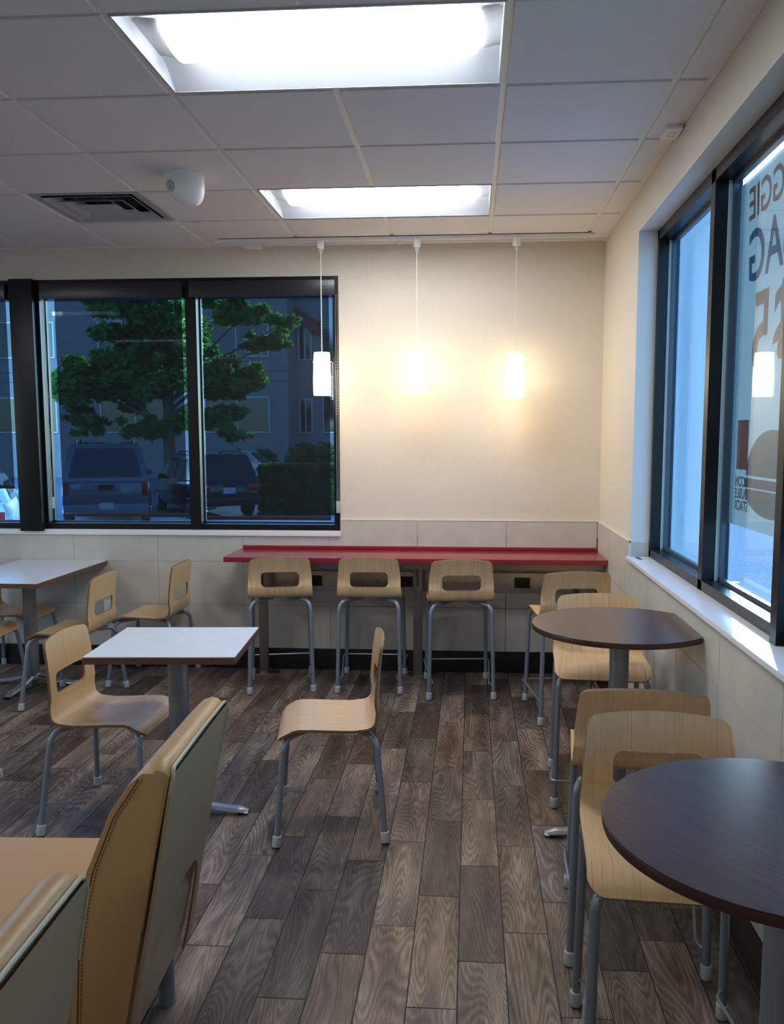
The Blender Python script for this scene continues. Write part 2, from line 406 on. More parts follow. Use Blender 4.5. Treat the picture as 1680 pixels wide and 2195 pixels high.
def troffer(label, first=None, loc=(0,0,0)):
    if first: t = copy_tree(first); t.location = loc; t['label'] = label; return t
    t = empty('troffer_light', loc, label=label, cat='ceiling light', group='fluorescent troffers in the ceiling grid')
    W, D = 2*TG, TG; b = .012
    # housing: end plates, flange and curved reflector wings
    bm = bmesh.new()
    box(bm, b, W-b, b, b+.006, CEIL+.002, CEIL+.10); box(bm, b, W-b, D-b-.006, D-b, CEIL+.002, CEIL+.10)
    box(bm, b, b+.006, b, D-b, CEIL+.002, CEIL+.10); box(bm, W-b-.006, W-b, b, D-b, CEIL+.002, CEIL+.10); box(bm, b, W-b, b, D-b, CEIL+.10, CEIL+.108)
    obj('housing', bm, m_troffer, t)
    for s in (0, 1):
        bm = bmesh.new(); A = []; Bv = []
        for k in range(13):
            u = k/12; y = b+.008 + u*.150; z = CEIL+.004 + .062*sin(u*pi/2)
            if s: y = D - y
            A.append(bm.verts.new((b+.008, y, z))); Bv.append(bm.verts.new((W-b-.008, y, z)))
        for k in range(12): bm.faces.new((A[k], Bv[k], Bv[k+1], A[k+1]))
        obj('reflector', bm, m_troffer, t, smooth=True)
    for s in (0, 1):   # sloped end caps beside the lens
        bm = bmesh.new(); x0, x1 = (.018, .112) if not s else (W-.018, W-.112)
        prof = []
        for k in range(9):
            a = pi*k/8; prof.append((D/2 - cos(a)*.145, CEIL+.060 - .030*sin(a)))
        A = [bm.verts.new((x0, y, CEIL+.068)) for y, z in prof]; Bv = [bm.verts.new((x1, y, z)) for y, z in prof]
        for k in range(8): bm.faces.new((A[k], Bv[k], Bv[k+1], A[k+1]))
        obj('end_cap', bm, m_galv, t, smooth=True)
    bm = bmesh.new(); A = []; Bv = []
    for k in range(17):
        a = pi*k/16; y = D/2 - cos(a)*.150; z = CEIL+.066 - .056*sin(a)
        A.append(bm.verts.new((.112, y, z))); Bv.append(bm.verts.new((W-.095, y, z)))
    for k in range(16): bm.faces.new((A[k], Bv[k], Bv[k+1], A[k+1]))
    bm.faces.new(A); bm.faces.new(Bv[::-1])
    obj('lens', bm, m_lens, t, smooth=True)
    return t
t0 = troffer('lit ceiling troffer nearest the camera, at the top edge of the photo', None, (trof[0][0], trof[0][1], 0))
troffer('smaller looking lit troffer farther back, just before the pendant track', t0, (trof[1][0], trof[1][1], 0))
for (x, y), lb in zip(trof[2:], ('lit troffer far behind the camera', 'lit troffer outside the frame to the left, level with the lounge chairs', 'lit troffer outside the frame, left of the camera', 'lit troffer in the far rear left of the room')): troffer(lb, t0, (x, y, 0))

# air diffuser
def vent():
    x0, y0 = GX0 - 2*TG + .012, GY0 + 2*TG + .012; s = TG - .024; cx, cy = x0+s/2, y0+s/2
    t = empty('air_diffuser', (cx, cy, CEIL), label='square grey louvred air diffuser set in the ceiling at left', cat='vent')
    def ring(a, za, b, zb, th=.002):
        bm = bmesh.new()
        P = lambda r, z: [bm.verts.new((sx*r, sy*r, z)) for sx, sy in ((-1,-1),(1,-1),(1,1),(-1,1))]
        o1, i1, o2, i2 = P(a, za), P(b, zb), P(a, za+th), P(b, zb+th)
        for k in range(4):
            n = (k+1) % 4
            bm.faces.new((o1[k], o1[n], i1[n], i1[k])); bm.faces.new((o2[k], i2[k], i2[n], o2[n]))
            bm.faces.new((o1[k], o2[k], o2[n], o1[n])); bm.faces.new((i1[k], i1[n], i2[n], i2[k]))
        return bm
    obj('frame', ring(s/2, .004, s/2-.045, .008), m_galv, t)
    obj('louvre', ring(.245, -.004, .190, .030), m_galv, t)
    obj('louvre', ring(.175, -.006, .120, .026), m_galv, t)
    bm = bmesh.new(); box(bm, -.105, .105, -.105, .105, -.006, -.003); obj('center_plate', bm, m_galv, t)
    bm = bmesh.new(); box(bm, -s/2, s/2, -s/2, s/2, .12, .13)
    for a in (-1, 1): box(bm, a*s/2-.004, a*s/2+.004, -s/2, s/2, .01, .12); box(bm, -s/2, s/2, a*s/2-.004, a*s/2+.004, .01, .12)
    obj('plenum', bm, m_void, t)
    bm = bmesh.new(); lathe(bm, [(.13, .05), (.13, .12)], 24, .05, .05); obj('duct_collar', bm, m_void, t, smooth=True)
    for a in (.04, -.12): obj('damper_bracket', nb(a, a+.012, -.24, .24, .03, .036), m_galv, t)
vent()

# ceiling sensor: tapered dome with a swivel eye
def sensor():
    t = empty('ceiling_sensor', (-1.395, 4.235, CEIL), 0, label='white egg shaped swivel sensor on a ceiling tile beside the troffers', cat='sensor')
    bm = bmesh.new(); n = 28; rings = []
    for k in range(11):
        a = k/10*pi/2; r = cos(a)**.75; z = -.145*sin(a)
        rings.append([bm.verts.new((.095*r*cos(2*pi*i/n)*(1.0) + .03*sin(a), .082*r*sin(2*pi*i/n), z)) for i in range(n)] if k < 10 else [bm.verts.new((.03, 0, z))])
    for a, b in zip(rings, rings[1:]):
        for i in range(n):
            if len(b) > 1: bm.faces.new((a[i], a[(i+1)%n], b[(i+1)%n], b[i]))
            else: bm.faces.new((a[i], a[(i+1)%n], b[0]))
    bm.faces.new(rings[0][::-1]); obj('housing', bm, m_white, t, smooth=True)
    bm = lathe(bmesh.new(), [(.100, 0), (.102, -.006), (.094, -.008)], 28); obj('mounting_ring', bm, m_white, t, smooth=True)
    e = bpy.data.objects.new('x', None)
    bm = lathe(bmesh.new(), [(.034, -.012), (.034, 0), (.027, .004), (.024, -.002)], 24)
    o = obj('eye_ring', bm, m_white, t, smooth=True); o.location = (-.040, -.062, -.062)
    o.rotation_euler = Vector((-.35, -.80, -.42)).to_track_quat('Z', 'Y').to_euler()
    bm = lathe(bmesh.new(), [(.022, -.002), (.020, .007), (.012, .012), (.001, .013)], 20)
    l = obj('lens', bm, m_galv, t, smooth=True); l.location = o.location; l.rotation_euler = o.rotation_euler
    bpy.data.objects.remove(e)
sensor()

def ceil_plate(x0, x1, y0, y1, label, mark):
    t = empty('ceiling_plate', ((x0+x1)/2, (y0+y1)/2, CEIL-.010), label=label, cat='plate'); w_, d = (x1-x0)/2, (y1-y0)/2
    obj('cover', nb(-w_, w_, -d, d, -.006, .010), m_white, t, bevel=.002)
    if mark:
        bm = bmesh.new(); r = random.Random(2)
        for k in range(7):
            a = k*pi*2/7; cx, cy = .016*cos(a), .026*sin(a); box(bm, cx-.006, cx+.006, cy-.003, cy+.003, -.0068, -.006)
        obj('slot_marks', bm, m_galv, t)
ceil_plate(.782, .848, 3.72, 3.85, 'small white slotted plate at the ceiling edge above the right window', True)
ceil_plate(-1.495, -1.385, 5.735, 5.795, 'small blank beige plate where the ceiling meets the back wall, left of pendants', False)

# ------------------------------------------------------------------ pendants and track
TY = 5.5575
t = empty('track_rail', (-.45, TY, CEIL), label='white lighting track on the ceiling carrying three pendants', cat='track')
bm = bmesh.new(); box(bm, -1.17, 1.19, -.0175, -.006, -.020, 0); box(bm, -1.17, 1.19, .006, .0175, -.020, 0); box(bm, -1.17, 1.19, -.0175, .0175, -.004, 0)
obj('rail', bm, m_white, t); obj('conductor_slot', nb(-1.165, 1.185, -.0055, .0055, -.012, -.0045), m_void, t)
for a in (-1.174, 1.186): obj('end_cap', nb(a-.012, a+.012, -.0185, .0185, -.0215, 0), m_white, t, bevel=.002)
def pendant(x, ztop, label, rz=0):
    t = empty('pendant_lamp', (x, TY, CEIL-.020), rz, label=label, cat='pendant lamp', group='pendants hanging from the track')
    obj('track_adapter', nb(-.019, .019, -.017, .017, -.050, -.0005), m_white, t, bevel=.002)
    bm = bmesh.new(); tube(bm, [(.011*cos(a*pi/6), 0, -.063+.011*sin(a*pi/6)) for a in range(12)], .0022, 6, closed=True); obj('cord_ring', bm, m_white, t, smooth=True)
    zt = ztop - (CEIL-.020); bm = bmesh.new(); n = 120
    for s in (0, 1):
        tube(bm, [(.0016*cos(k*.85+s*pi), .0016*sin(k*.85+s*pi), -.05 + (zt+.05)*k/n) for k in range(n+1)], .0020, 5)
    obj('cord', bm, m_cord, t, smooth=True)
    h = .270; k = 18; pr = []
    for i in range(k+1):
        u = i/k; r = .0505 + .0065*sin(min(1, u*1.25)*pi/2) - .003*max(0, u-.75)*4*.8; pr.append((r, zt - h*u))
    bm = lathe(bmesh.new(), pr + [(pr[-1][0]-.004, zt-h)] + [(r-.004, z) for r, z in pr[::-1][:-4]], 32, cap=False); sh = obj('glass_shade', bm, m_opal, t, smooth=True)
    bm = lathe(bmesh.new(), [(.051, zt-.004), (.051, zt+.001), (.008, zt+.003)], 32); obj('shade_cap', bm, m_opaltop, t, smooth=True)
    bm = tube(bmesh.new(), [(-.064, 0, zt-.058), (.064, 0, zt-.058)], .0028, 8); obj('cross_pin', bm, m_nickel, t, smooth=True)
pendant(-.958, 2.139, 'lit white glass pendant hanging in front of the window, leftmost of three')
pendant(-.349, 2.146, 'lit white glass pendant between the other two, glowing on bare wall', radians(20))
pendant(.273, 2.120, 'lit white glass pendant nearest the corner, rightmost of three', radians(-50))

# ------------------------------------------------------------------ back windows
def back_window():
    # window_1: two panes right of the post; window_2: left of the post
    def win(name, x0, x1, mull, muls):
        fr = bmesh.new(); y0, y1 = YW-.002, YW+.12
        box(fr, x0, x0+.040, y0, y1, WZ0, WZ1); box(fr, x1-.040, x1, y0, y1, WZ0, WZ1)
        box(fr, x0, x1, y0+.001, y1-.001, WZ1-.055, WZ1); box(fr, x0, x1, y0+.001, y1-.001, WZ0, WZ0+.040)
        for a, b in mull: box(fr, a, b, y0, y1, WZ0, WZ1)
        W = struct(name, fr, m_black)
        for a, b in muls:
            g = nb(a, b, YW+.085, YW+.091, WZ0+.038, WZ1-.054); p = obj('pane', g, m_glass, W)
            bm = bmesh.new(); d0, d1 = YW+.072, YW+.084
            box(bm, a, a+.010, d0, d1, WZ0+.04, WZ1-.055); box(bm, b-.010, b, d0, d1, WZ0+.04, WZ1-.055); box(bm, a, b, d0, d1, WZ0+.04, WZ0+.052)
            obj('glazing_bead', bm, m_gask, W)
        return W
    win('window_1', -2.975, WX1, [(-1.925, -1.850)], [(-2.937, -1.925), (-1.850, -.925)])
    win('window_2', WX0, -3.105, [(-4.205, -4.13)], [(-5.22, -4.205), (-4.13, -3.142)])
    bm = nb(-3.118, -2.958, YW-.055, YW+.14, WZ0-.012, WZ1); struct('trim_5', bm, m_black, bevel=.002)
    bm = bmesh.new(); box(bm, WX0-.002, WX1+.004, YW-.024, YW+.10, WZ0-.038, WZ0-.001); struct('trim_6', bm, m_sill, bevel=.003)
back_window()
def blind(x0, x1, vx0, vx1, zb, label):
    t = empty('roller_blind', ((x0+x1)/2, YW+.02, WZ1-.06), label=label, cat='roller blind', group='dark mesh roller blinds on the back windows')
    cx, cy, cz = t.location
    obj('cassette', nb(vx0-cx, vx1-cx, -.055, .050, 2.530-cz, 2.634-cz), m_val, t, bevel=.004)
    obj('shade_cloth', nb(x0-cx, x1-cx, .012, .0128, zb+.02-cz, 2.54-cz), m_blind, t)
    obj('bottom_bar', nb(x0-cx, x1-cx, .006, .020, zb-cz, zb+.026-cz), m_val, t, bevel=.003)
    return t
def chain(t, x, z1, label=None):
    cx, cy, cz = t.location
    bm = bmesh.new()
    n = 150; z0 = 2.54
    for s in (-.006, .006): tube(bm, [(x+s*(1 if k else .3)-cx, -.030 + .004*sin(k*.2), z0 + (z1-z0)*k/n - cz) for k in range(n+1)], [.0022 if k % 2 else .0012 for k in range(n+1)], 5)
    c = obj('bead_chain', bm, m_nickel, t)
    bm = nb(x-.013-cx, x+.013-cx, -.038, -.020, z1-.06-cz, z1+.02-cz); obj('chain_weight', bm, m_galv, c, bevel=.004)
b1 = blind(-2.845, -1.958, -2.915, -1.935, 1.052, 'dark see-through roller blind between the black post and the mullion')
chain(b1, -2.905, 1.17)
b2 = blind(-1.815, -.955, -1.885, -.905, 1.035, 'dark see-through roller blind behind the leftmost pendant')
chain(b2, -.898, 1.15)
b3 = blind(-4.10, -3.19, -4.14, -3.16, 1.245, 'dark roller blind left of the black post, a car showing under it')

# ------------------------------------------------------------------ right window
XG = 1.035
def right_window():
    yb = [RY1, 3.62, 2.69, 1.76, RY0]
    fr = bmesh.new(); x0, x1 = XW+.095, XW+.20
    e = .001
    box(fr, x0, x1, RY0, RY1-e, RZ0+.018, RZ0+.062); box(fr, x0, x1, RY0, RY1-e, RZ1-.055, RZ1-e)
    box(fr, x0, x1, RY1-.035, RY1-e, RZ0+.018, RZ1-e); box(fr, x0, x1, RY0+e, RY0+.035, RZ0+.018, RZ1-e)
    for m in yb[1:-1]: box(fr, x0, x1, m-.030, m+.030, RZ0+.018, RZ1-e)
    box(fr, x0-.03, x0, 2.625, 2.68, RZ0+.021, RZ1-e)      # deeper post nearer the camera
    W = struct('window_3', fr, m_black)
    for a, b in zip(yb[1:], yb):
        y0, y1 = a+.030, b-.030 - (.005 if b == RY1 else 0)
        if b == RY1: obj('pane', nb(XG, XG+.006, y0, y1, RZ0+.06, RZ1-.054), m_glass, W)
        else: obj('pane', nb(XG, XG+.006, y0, y1, RZ0+.06, RZ1-.054), m_glass, W)
        bm = bmesh.new()
        box(bm, XG-.034, XG-.030, y1-.004, y1, RZ0+.062, RZ1-.056); box(bm, XG-.030, XG-.018, y1-.003, y1, RZ0+.062, RZ1-.056)
        obj('glass_spacer', bm, m_spacer, W)
        bm = bmesh.new()
        box(bm, XG-.020, XG-.001, y1-.022, y1, RZ0+.062, RZ1-.056); box(bm, XG-.020, XG-.001, y0, y0+.022, RZ0+.062, RZ1-.056)
        box(bm, XG-.020, XG-.001, y0, y1, RZ0+.062, RZ0+.078); box(bm, XG-.020, XG-.001, y0, y1, RZ1-.072, RZ1-.055)
        obj('glazing_bead', bm, m_gask, W)
    bm = bmesh.new(); box(bm, XW-.026, XW+.097, 2.262, RY1-.0005, RZ0, RZ0+.020); o = struct('trim_7', bm, m_sill, bevel=.003)
    bm = bmesh.new(); box(bm, XW-.034, XW+.097, RY0+.001, 2.260, RZ0, RZ0+.021); o = struct('trim_8', bm, m_sill, bevel=.003)
right_window()
o = obj('painters_tape', nb(-.011, .011, -.055, .055, 0, .0006), m_tape, loc=(.880, 4.56, RZ0+.0203)); o.rotation_euler[2] = radians(2)
tag(o, 'short strip of blue painter\'s tape at the far end of the window sill', 'tape')

# left room window opening (behind the view, lets daylight in)
bm = bmesh.new(); x0, x1 = XL-.15, XL-.03
box(bm, x0, x1, .6, .66, .9, 2.66); box(bm, x0, x1, 4.54, 4.6, .9, 2.66); box(bm, x0, x1, .6, 4.6, .9, .96); box(bm, x0, x1, .6, 4.6, 2.6, 2.66)
for m in (1.9, 3.25): box(bm, x0, x1, m-.03, m+.03, .9, 2.66)
W4 = struct('window_4', bm, m_black); obj('pane', nb(XL-.10, XL-.094, .64, 4.56, .94, 2.62), m_glass_clear, W4)

# ------------------------------------------------------------------ window posters (printed for the street, seen from behind; two added against the sun)
def poster_mat(name, col, tl=.6):
    m = bpy.data.materials.new(name); m.use_nodes = True; n = m.node_tree; b = n.nodes['Principled BSDF']
    b.inputs['Base Color'].default_value = (*col, 1); b.inputs['Roughness'].default_value = .45
    t = n.nodes.new('ShaderNodeBsdfTranslucent'); t.inputs[0].default_value = (*col, 1)
    mx = n.nodes.new('ShaderNodeMixShader'); mx.inputs[0].default_value = tl
    n.links.new(b.outputs[0], mx.inputs[1]); n.links.new(t.outputs[0], mx.inputs[2]); n.links.new(mx.outputs[0], n.nodes['Material Output'].inputs['Surface'])
    return m
m_pbg = poster_mat('poster_back_grey', (.62, .60, .54)); m_por = poster_mat('poster_orange', (.85, .42, .22)); m_psl = poster_mat('poster_slate', (.36, .40, .46)); m_ptan = poster_mat('poster_tan', (.58, .46, .30)); m_pred = poster_mat('poster_faded_red', (.62, .38, .32))
TM = Matrix(((0,0,1),(1,0,0),(0,1,0))).to_4x4()
def text(body, size, y, z, m, parent, ox, align='RIGHT', shear=0, name='printed_text', bold=.012):
    cu = bpy.data.curves.new('t', 'FONT'); cu.body = body; cu.size = size; cu.align_x = align; cu.offset = bold*size; cu.shear = shear; cu.space_line = .85; cu.extrude = .0002
    to = bpy.data.objects.new('t', cu); C.objects.link(to); bpy.context.view_layer.update()
    me = bpy.data.meshes.new_from_object(to.evaluated_get(bpy.context.evaluated_depsgraph_get())); bpy.data.objects.remove(to)
    me.transform(TM); me.materials.clear(); me.materials.append(m)
    o = bpy.data.objects.new(name, me); C.objects.link(o); o.parent = parent; o.location = (ox, y, z); return o
def poster(y0, y1, label, full):
    t = empty('window_poster', (XG+.008, (y0+y1)/2, 1.25), label=label, cat='poster', group='posters on the outside of the right window'); cy = (y0+y1)/2
    obj('poster_sheet', nb(.001, .0022, y0-cy, y1-cy, 0, 2.565-1.25), m_pbg, t)
    if not full: return
    Z = 1.25
    text('BIGGIE', .170, 3.455-cy, 2.405-Z, m_por, t, -.0004, shear=.1, name='printed_headline')
    text('BAG', .265, 3.440-cy, 2.175-Z, m_psl, t, -.0004, shear=.1, name='printed_headline')
    text('$5', .44, 3.375-cy, 1.815-Z, m_por, t, -.0004, name='printed_price')
    text('BACON\nDOUBLE\nSTACK', .055, 3.50-cy, 1.405-Z, m_pred, t, -.0004, name='printed_caption')
    # generic sandwich picture: bun, filling, bun
    bm = bmesh.new(); by = 3.10-cy; bz = 1.32-Z
    def blob(pts, dx, mi): 
        A = [bm.verts.new((dx, by+p[0], bz+p[1])) for p in pts]; f = bm.faces.new(A); f.material_index = mi
    arc = [(.27*cos(a*pi/16), .13+.17*sin(a*pi/16)) for a in range(17)]
    blob(arc, -.0002, 0); blob([(-.28, .12), (.28, .12), (.29, .085), (-.29, .085)], -.0002, 1)
    blob([(-.27, .08)] + [(.27*cos(pi+a*pi/12), .075+.09*sin(pi+a*pi/12)) for a in range(13)] + [(.27, .08)], -.0002, 0)
    r = bmesh.ops.extrude_face_region(bm, geom=bm.faces[:]); bmesh.ops.translate(bm, vec=(.0006,0,0), verts=[v for v in r['geom'] if isinstance(v, bmesh.types.BMVert)])
    obj('printed_sandwich', bm, [m_ptan, m_pred], t)
    obj('printed_panel', nb(-.0003, .0005, 3.36-cy, 3.49-cy, 1.47-Z, 1.66-Z), m_por, t)
poster(2.722, 3.566, 'faded poster on the right window with mirrored orange and slate lettering', True)
poster(1.792, 2.658, 'unseen plain poster added on the third window pane from the corner to block sun', False)  # outside the frame, added to keep sun out of this bay
poster(.84, 1.728, 'unseen plain poster added on the last window pane, beside the camera, to block sun', False)  # another unseen sheet added as a sun screen

# ------------------------------------------------------------------ bent plywood shells
def shell_mesh(name, H, sl0, sl1, wtop, wmid, wseat, m, SW, bulge, lean):
    """profile in (u forward, z up) from the front tip of the seat to the top of the back; seat level z=0"""
    key = [(.205, -.036), (.190, -.018), (.165, -.003), (.125, .006), (.06, .004), (-.02, -.001), (-.09, -.004), (-.130, 0)]
    R_ = .055
    for k in range(1, 8):
        a = k/8*radians(86); key.append((-.135 - R_*sin(a), 0 + R_*(1-cos(a))))
    zz = .070; 
    while zz < H-.001:
        q = (zz-.06)/(H-.06); key.append((-.196 - .006*q + bulge*sin(q*pi) - lean*q**2.2, zz)); zz += .02
    key.append((-.202-lean, H))
    P = [Vector((a, b)) for a, b in key]; L = [0]
    for a, b in zip(P, P[1:]): L.append(L[-1]+(b-a).length)
    tot = L[-1]
    def at(v):
        v = max(0, min(tot, v))
        for i in range(len(L)-1):
            if v <= L[i+1]: q = (v-L[i])/(L[i+1]-L[i]); return P[i].lerp(P[i+1], q)
        return P[-1]
    def vofz(z):
        for i in range(len(L)-1):
            if P[i].x < -.15 and P[i].y <= z <= P[i+1].y: return L[i] + (L[i+1]-L[i])*(z-P[i].y)/(P[i+1].y-P[i].y)
    v0, v1 = vofz(sl0), vofz(sl1); rs = .026
    vb = vofz(.06)
    def width(v):
        if v < vb - .10: w_ = wseat
        elif v < vb + .06:
            q = (v-vb+.10)/.16; q = q*q*(3-2*q); w_ = wseat + (wmid-wseat)*q
        else: w_ = wmid + (wtop-wmid)*(v-vb-.06)/(tot-vb-.06)
        rf, rt = .045, .024
        if v < rf: w_ -= rf - math.sqrt(max(0, rf*rf-(rf-v)**2))
        if v > tot-rt: w_ -= rt - math.sqrt(max(0, rt*rt-(v-tot+rt)**2))
        return w_
    rows = set()
    for k in range(7): a = k/6*pi/2; rows |= {round(.045*(1-cos(a)), 5), round(tot-.024*(1-cos(a)), 5), round(v0+rs*(1-cos(a)), 5), round(v1-rs*(1-cos(a)), 5)}
    x = .045
    while x < tot-.024:
        if min(abs(x-r) for r in rows) > .005: rows.add(round(x, 5))
        x += .012
    rows = sorted(rows); bm = bmesh.new(); uvl = bm.loops.layers.uv.new('UVMap'); NS, NC = 5, 8; grid = []
    e = 1e-4
    for v in rows:
        w_ = width(v)
        if v <= v0+e or v >= v1-e: hw = SW-rs
        else:
            d = min(v-v0, v1-v); hw = SW if d >= rs else SW-rs+math.sqrt(max(0, rs*rs-(rs-d)**2))
        hw = min(hw, w_-.01)
        ts = [-w_ + (w_-hw)*k/NS for k in range(NS)] + [-hw + 2*hw*k/NC for k in range(NC)] + [hw + (w_-hw)*k/NS for k in range(NS+1)]
        row = []
        for t_ in ts:
            q = max(0, (v-vb)/(tot-vb)); crown = .017*(1-(t_/.19)**2)*q**3
            p = at(v); back = min(1, max(0, (v-vb+.05)/.1))
            u = p.x + back*.016*(t_/.19)**2; z = p.y + crown
            z += (1-back)*.004*(t_/.2)**2*(1 if v > .06 else 0)
            row.append((bm.verts.new((u, t_, z)), (t_, v)))
        grid.append((v, row))
    for (va, ra), (vb_, rb) in zip(grid, grid[1:]):
        for c in range(len(ra)-1):
            if NS <= c < NS+NC and va >= v0-e and vb_ <= v1+e: continue
            q = (ra[c], ra[c+1], rb[c+1], rb[c])
            try: f = bm.faces.new([k[0] for k in q])
            except ValueError: continue
            for l, k in zip(f.loops, q): l[uvl].uv = k[1]
    bmesh.ops.recalc_face_normals(bm, faces=bm.faces)
    me = bpy.data.meshes.new(name); bm.to_mesh(me); bm.free(); me.materials.append(m); me.materials.append(m_edge)
    o = bpy.data.objects.new(name, me); C.objects.link(o)
    sm = o.modifiers.new('solid', 'SOLIDIFY'); sm.thickness = .011; sm.offset = 0; sm.material_offset_rim = 1
    bpy.context.view_layer.update()
    me2 = bpy.data.meshes.new_from_object(o.evaluated_get(bpy.context.evaluated_depsgraph_get()))
    bpy.data.objects.remove(o); me2.name = name
    for p in me2.polygons: p.use_smooth = True
    me2.set_sharp_from_angle(angle=radians(50))
    return me2

def make_seat(kind):
    stool = kind == 'stool'
    SZ = .598 if stool else .437
    t = empty('bar_stool' if stool else 'dining_chair', (0, 0, 0))
    me = shell_mesh('seat_shell', .250 if stool else .335, .072 if stool else .108, .165 if stool else .195, .183 if stool else .185, .197, .204, m_plydark if stool else m_ply, .118 if stool else .126, .010 if stool else .000, .024 if stool else .018)
    o = bpy.data.objects.new('seat_shell', me); C.objects.link(o); o.parent = t; o.location = (0, 0, SZ)
    gx, gy = (.232, .198) if stool else (.212, .255)
    tx, ty = (.170, .168) if stool else (.180, .172)
    r = .0125 if stool else .0122
    for sx in (1, -1):
        for sy in (1, -1):
            if stool: g = (sx*gx, sy*gy, .030); k = (sx*(gx-.030), sy*(gy-.012), SZ-.022)
            else: g = (sx*gx, sy*gy, .030); k = (sx*(gx-.030), sy*(gy-.060), SZ-.024)
            c = (sx*.045, sy*.050, SZ-.017)
            pts = fillet([g, k, c], .055, 8)
            bm = tube(bmesh.new(), pts, r, 12); l = obj('leg', bm, m_leg, t, smooth=True)
            d = Vector(k) - Vector(g); d.normalize()
            bm = bmesh.new(); b0 = Vector(g) - d*.026; tube(bm, [b0, b0+d*.003, b0+d*.040, b0+d*.042], [.0165, .0180, .0170, .0150], 14); 
            cp = obj('foot_cap', bm, m_cap, l, smooth=True)
    bm = bmesh.new(); box(bm, -.075, .075, -.085, .085, SZ-.012, SZ-.0065); obj('mounting_plate', bm, m_leg, t, bevel=.002)
    if stool:
        a, b = .022, .0
        pts = [(-.210, .176, .100), (-.165, .196, .108), (.240, .186, .125), (.262, .150, .135), (.262, -.150, .135), (.240, -.186, .125), (-.165, -.196, .108), (-.210, -.176, .100)]
        pts = [(-.226, .194, .088), (-.190, .172, .090), (.170, .212, .132), (.254, .214, .130)] 
        pts = pts + [(x, -y, z) for x, y, z in pts[::-1]]
        bm = tube(bmesh.new(), fillet(pts, .022, 5), .0052, 8); obj('foot_rail', bm, m_leg, t, smooth=True)
    return t
def put(root, used, x, y, deg, label, group, cat, loc_z=0):
    """deg: direction the sitter faces, 0=+X, 90=+Y"""
    c = root if not used[0] else copy_tree(root); used[0] = True
    c.location = (x, y, loc_z); c.rotation_euler = (0, 0, radians(deg)); c['label'] = label; c['group'] = group; c['category'] = cat
    return c
chair = make_seat('chair'); uc = [False]
G1 = 'bent plywood dining chairs'
put(chair, uc, -1.500, 3.460, -1, 'plywood dining chair left of the near white table, facing right', G1, 'chair')
put(chair, uc, -.578, 3.462, 189, 'plywood dining chair standing alone in mid floor, seen from its side', G1, 'chair')
put(chair, uc, -2.415, 5.010, 180, 'plywood dining chair right of the wall table, the nearer of two, outlet behind its slot', G1, 'chair')
put(chair, uc, -2.108, 5.520, 180, 'plywood dining chair nearest the back wall, between wall table and red counter', G1, 'chair')
put(chair, uc, -3.075, 5.520, 2, 'plywood dining chair cut by the left edge, its seat showing behind the table column', G1, 'chair')
put(chair, uc, -3.035, 4.960, 2, 'plywood dining chair cut by the left edge, only its seat front and leg showing', G1, 'chair')
put(chair, uc, -2.420, 3.510, 180, 'plywood dining chair outside the left edge, one foot cap just showing', G1, 'chair')
stool = make_seat('stool'); us = [False]
G2 = 'bent plywood counter stools'
put(stool, us, -1.225, 5.440, 102, 'counter stool farthest left at the red counter, turned slightly left', G2, 'stool')
put(stool, us, -.634, 5.475, 91, 'counter stool second from the left, squarely facing the red counter', G2, 'stool')
put(stool, us, -.070, 5.385, 95, 'counter stool third from the left at the red counter, seat edge peeking at left', G2, 'stool')
put(stool, us, .565, 4.960, 97, 'counter stool pulled away from the red counter beside the right wall', G2, 'stool')
put(stool, us, .582, 3.840, 266, 'counter stool pushed under the far side of the farther round table', G2, 'stool')
put(stool, us, .530, 2.700, 84, 'counter stool on the near side of the farther round table, back towards camera', G2, 'stool')
put(stool, us, .486, 2.055, 266, 'counter stool behind the nearest round table, facing the camera', G2, 'stool')

# ------------------------------------------------------------------ tables
def foot(parent, ang, L, r0=.045):
    """cast foot: arched taper from the column to a glide"""
    bm = bmesh.new(); n = 14; rings = []
    for k in range(n+1):
        u = k/n; x = .02 + u*(L-.02); w_ = .030 - .004*u; top = .030 + .050*(1-u)**2.2 ; bot = .012 + .035*(1-u)**1.6*(1 if u > .02 else .9)
        if u > .86: top -= (u-.86)*.10
        if k == n: w_ *= .72
        rings.append([bm.verts.new((x, a*w_*s, z)) for a, s, z in ((-1, 1, bot), (1, 1, bot), (1, 1, top-.012), (1, .6, top), (-1, .6, top), (-1, 1, top-.012))])
    for a, b in zip(rings, rings[1:]):
        for i in range(6): bm.faces.new((a[i], a[(i+1)%6], b[(i+1)%6], b[i]))
    bm.faces.new(rings[0][::-1]); bm.faces.new(rings[-1])
    o = obj('foot', bm, m_cast, parent, bevel=.003); o.rotation_euler[2] = ang
    bm = lathe(bmesh.new(), [(.014, 0), (.014, .014)], 14, L-.035); g = obj('glide', bm, m_rub, o, smooth=True)
    return o
def pedestal(t, z, r=.042, L=.30, rot=0, n=4):
    bm = lathe(bmesh.new(), [(r, .055), (r, z-.012)], 32); obj('column', bm, m_col, t, smooth=True)
    bm = lathe(bmesh.new(), [(r+.004, .040), (r+.010, .046), (r+.010, .070), (r+.002, .078)], 32); obj('column_collar', bm, m_cast, t, smooth=True)
    bm = bmesh.new(); lathe(bm, [(.11, z-.012), (.11, z-.001)], 24); obj('mounting_plate', bm, m_rub, t)
    for k in range(n): foot(t, rot + k*pi/2, L if not isinstance(L, (list, tuple)) else L[k])
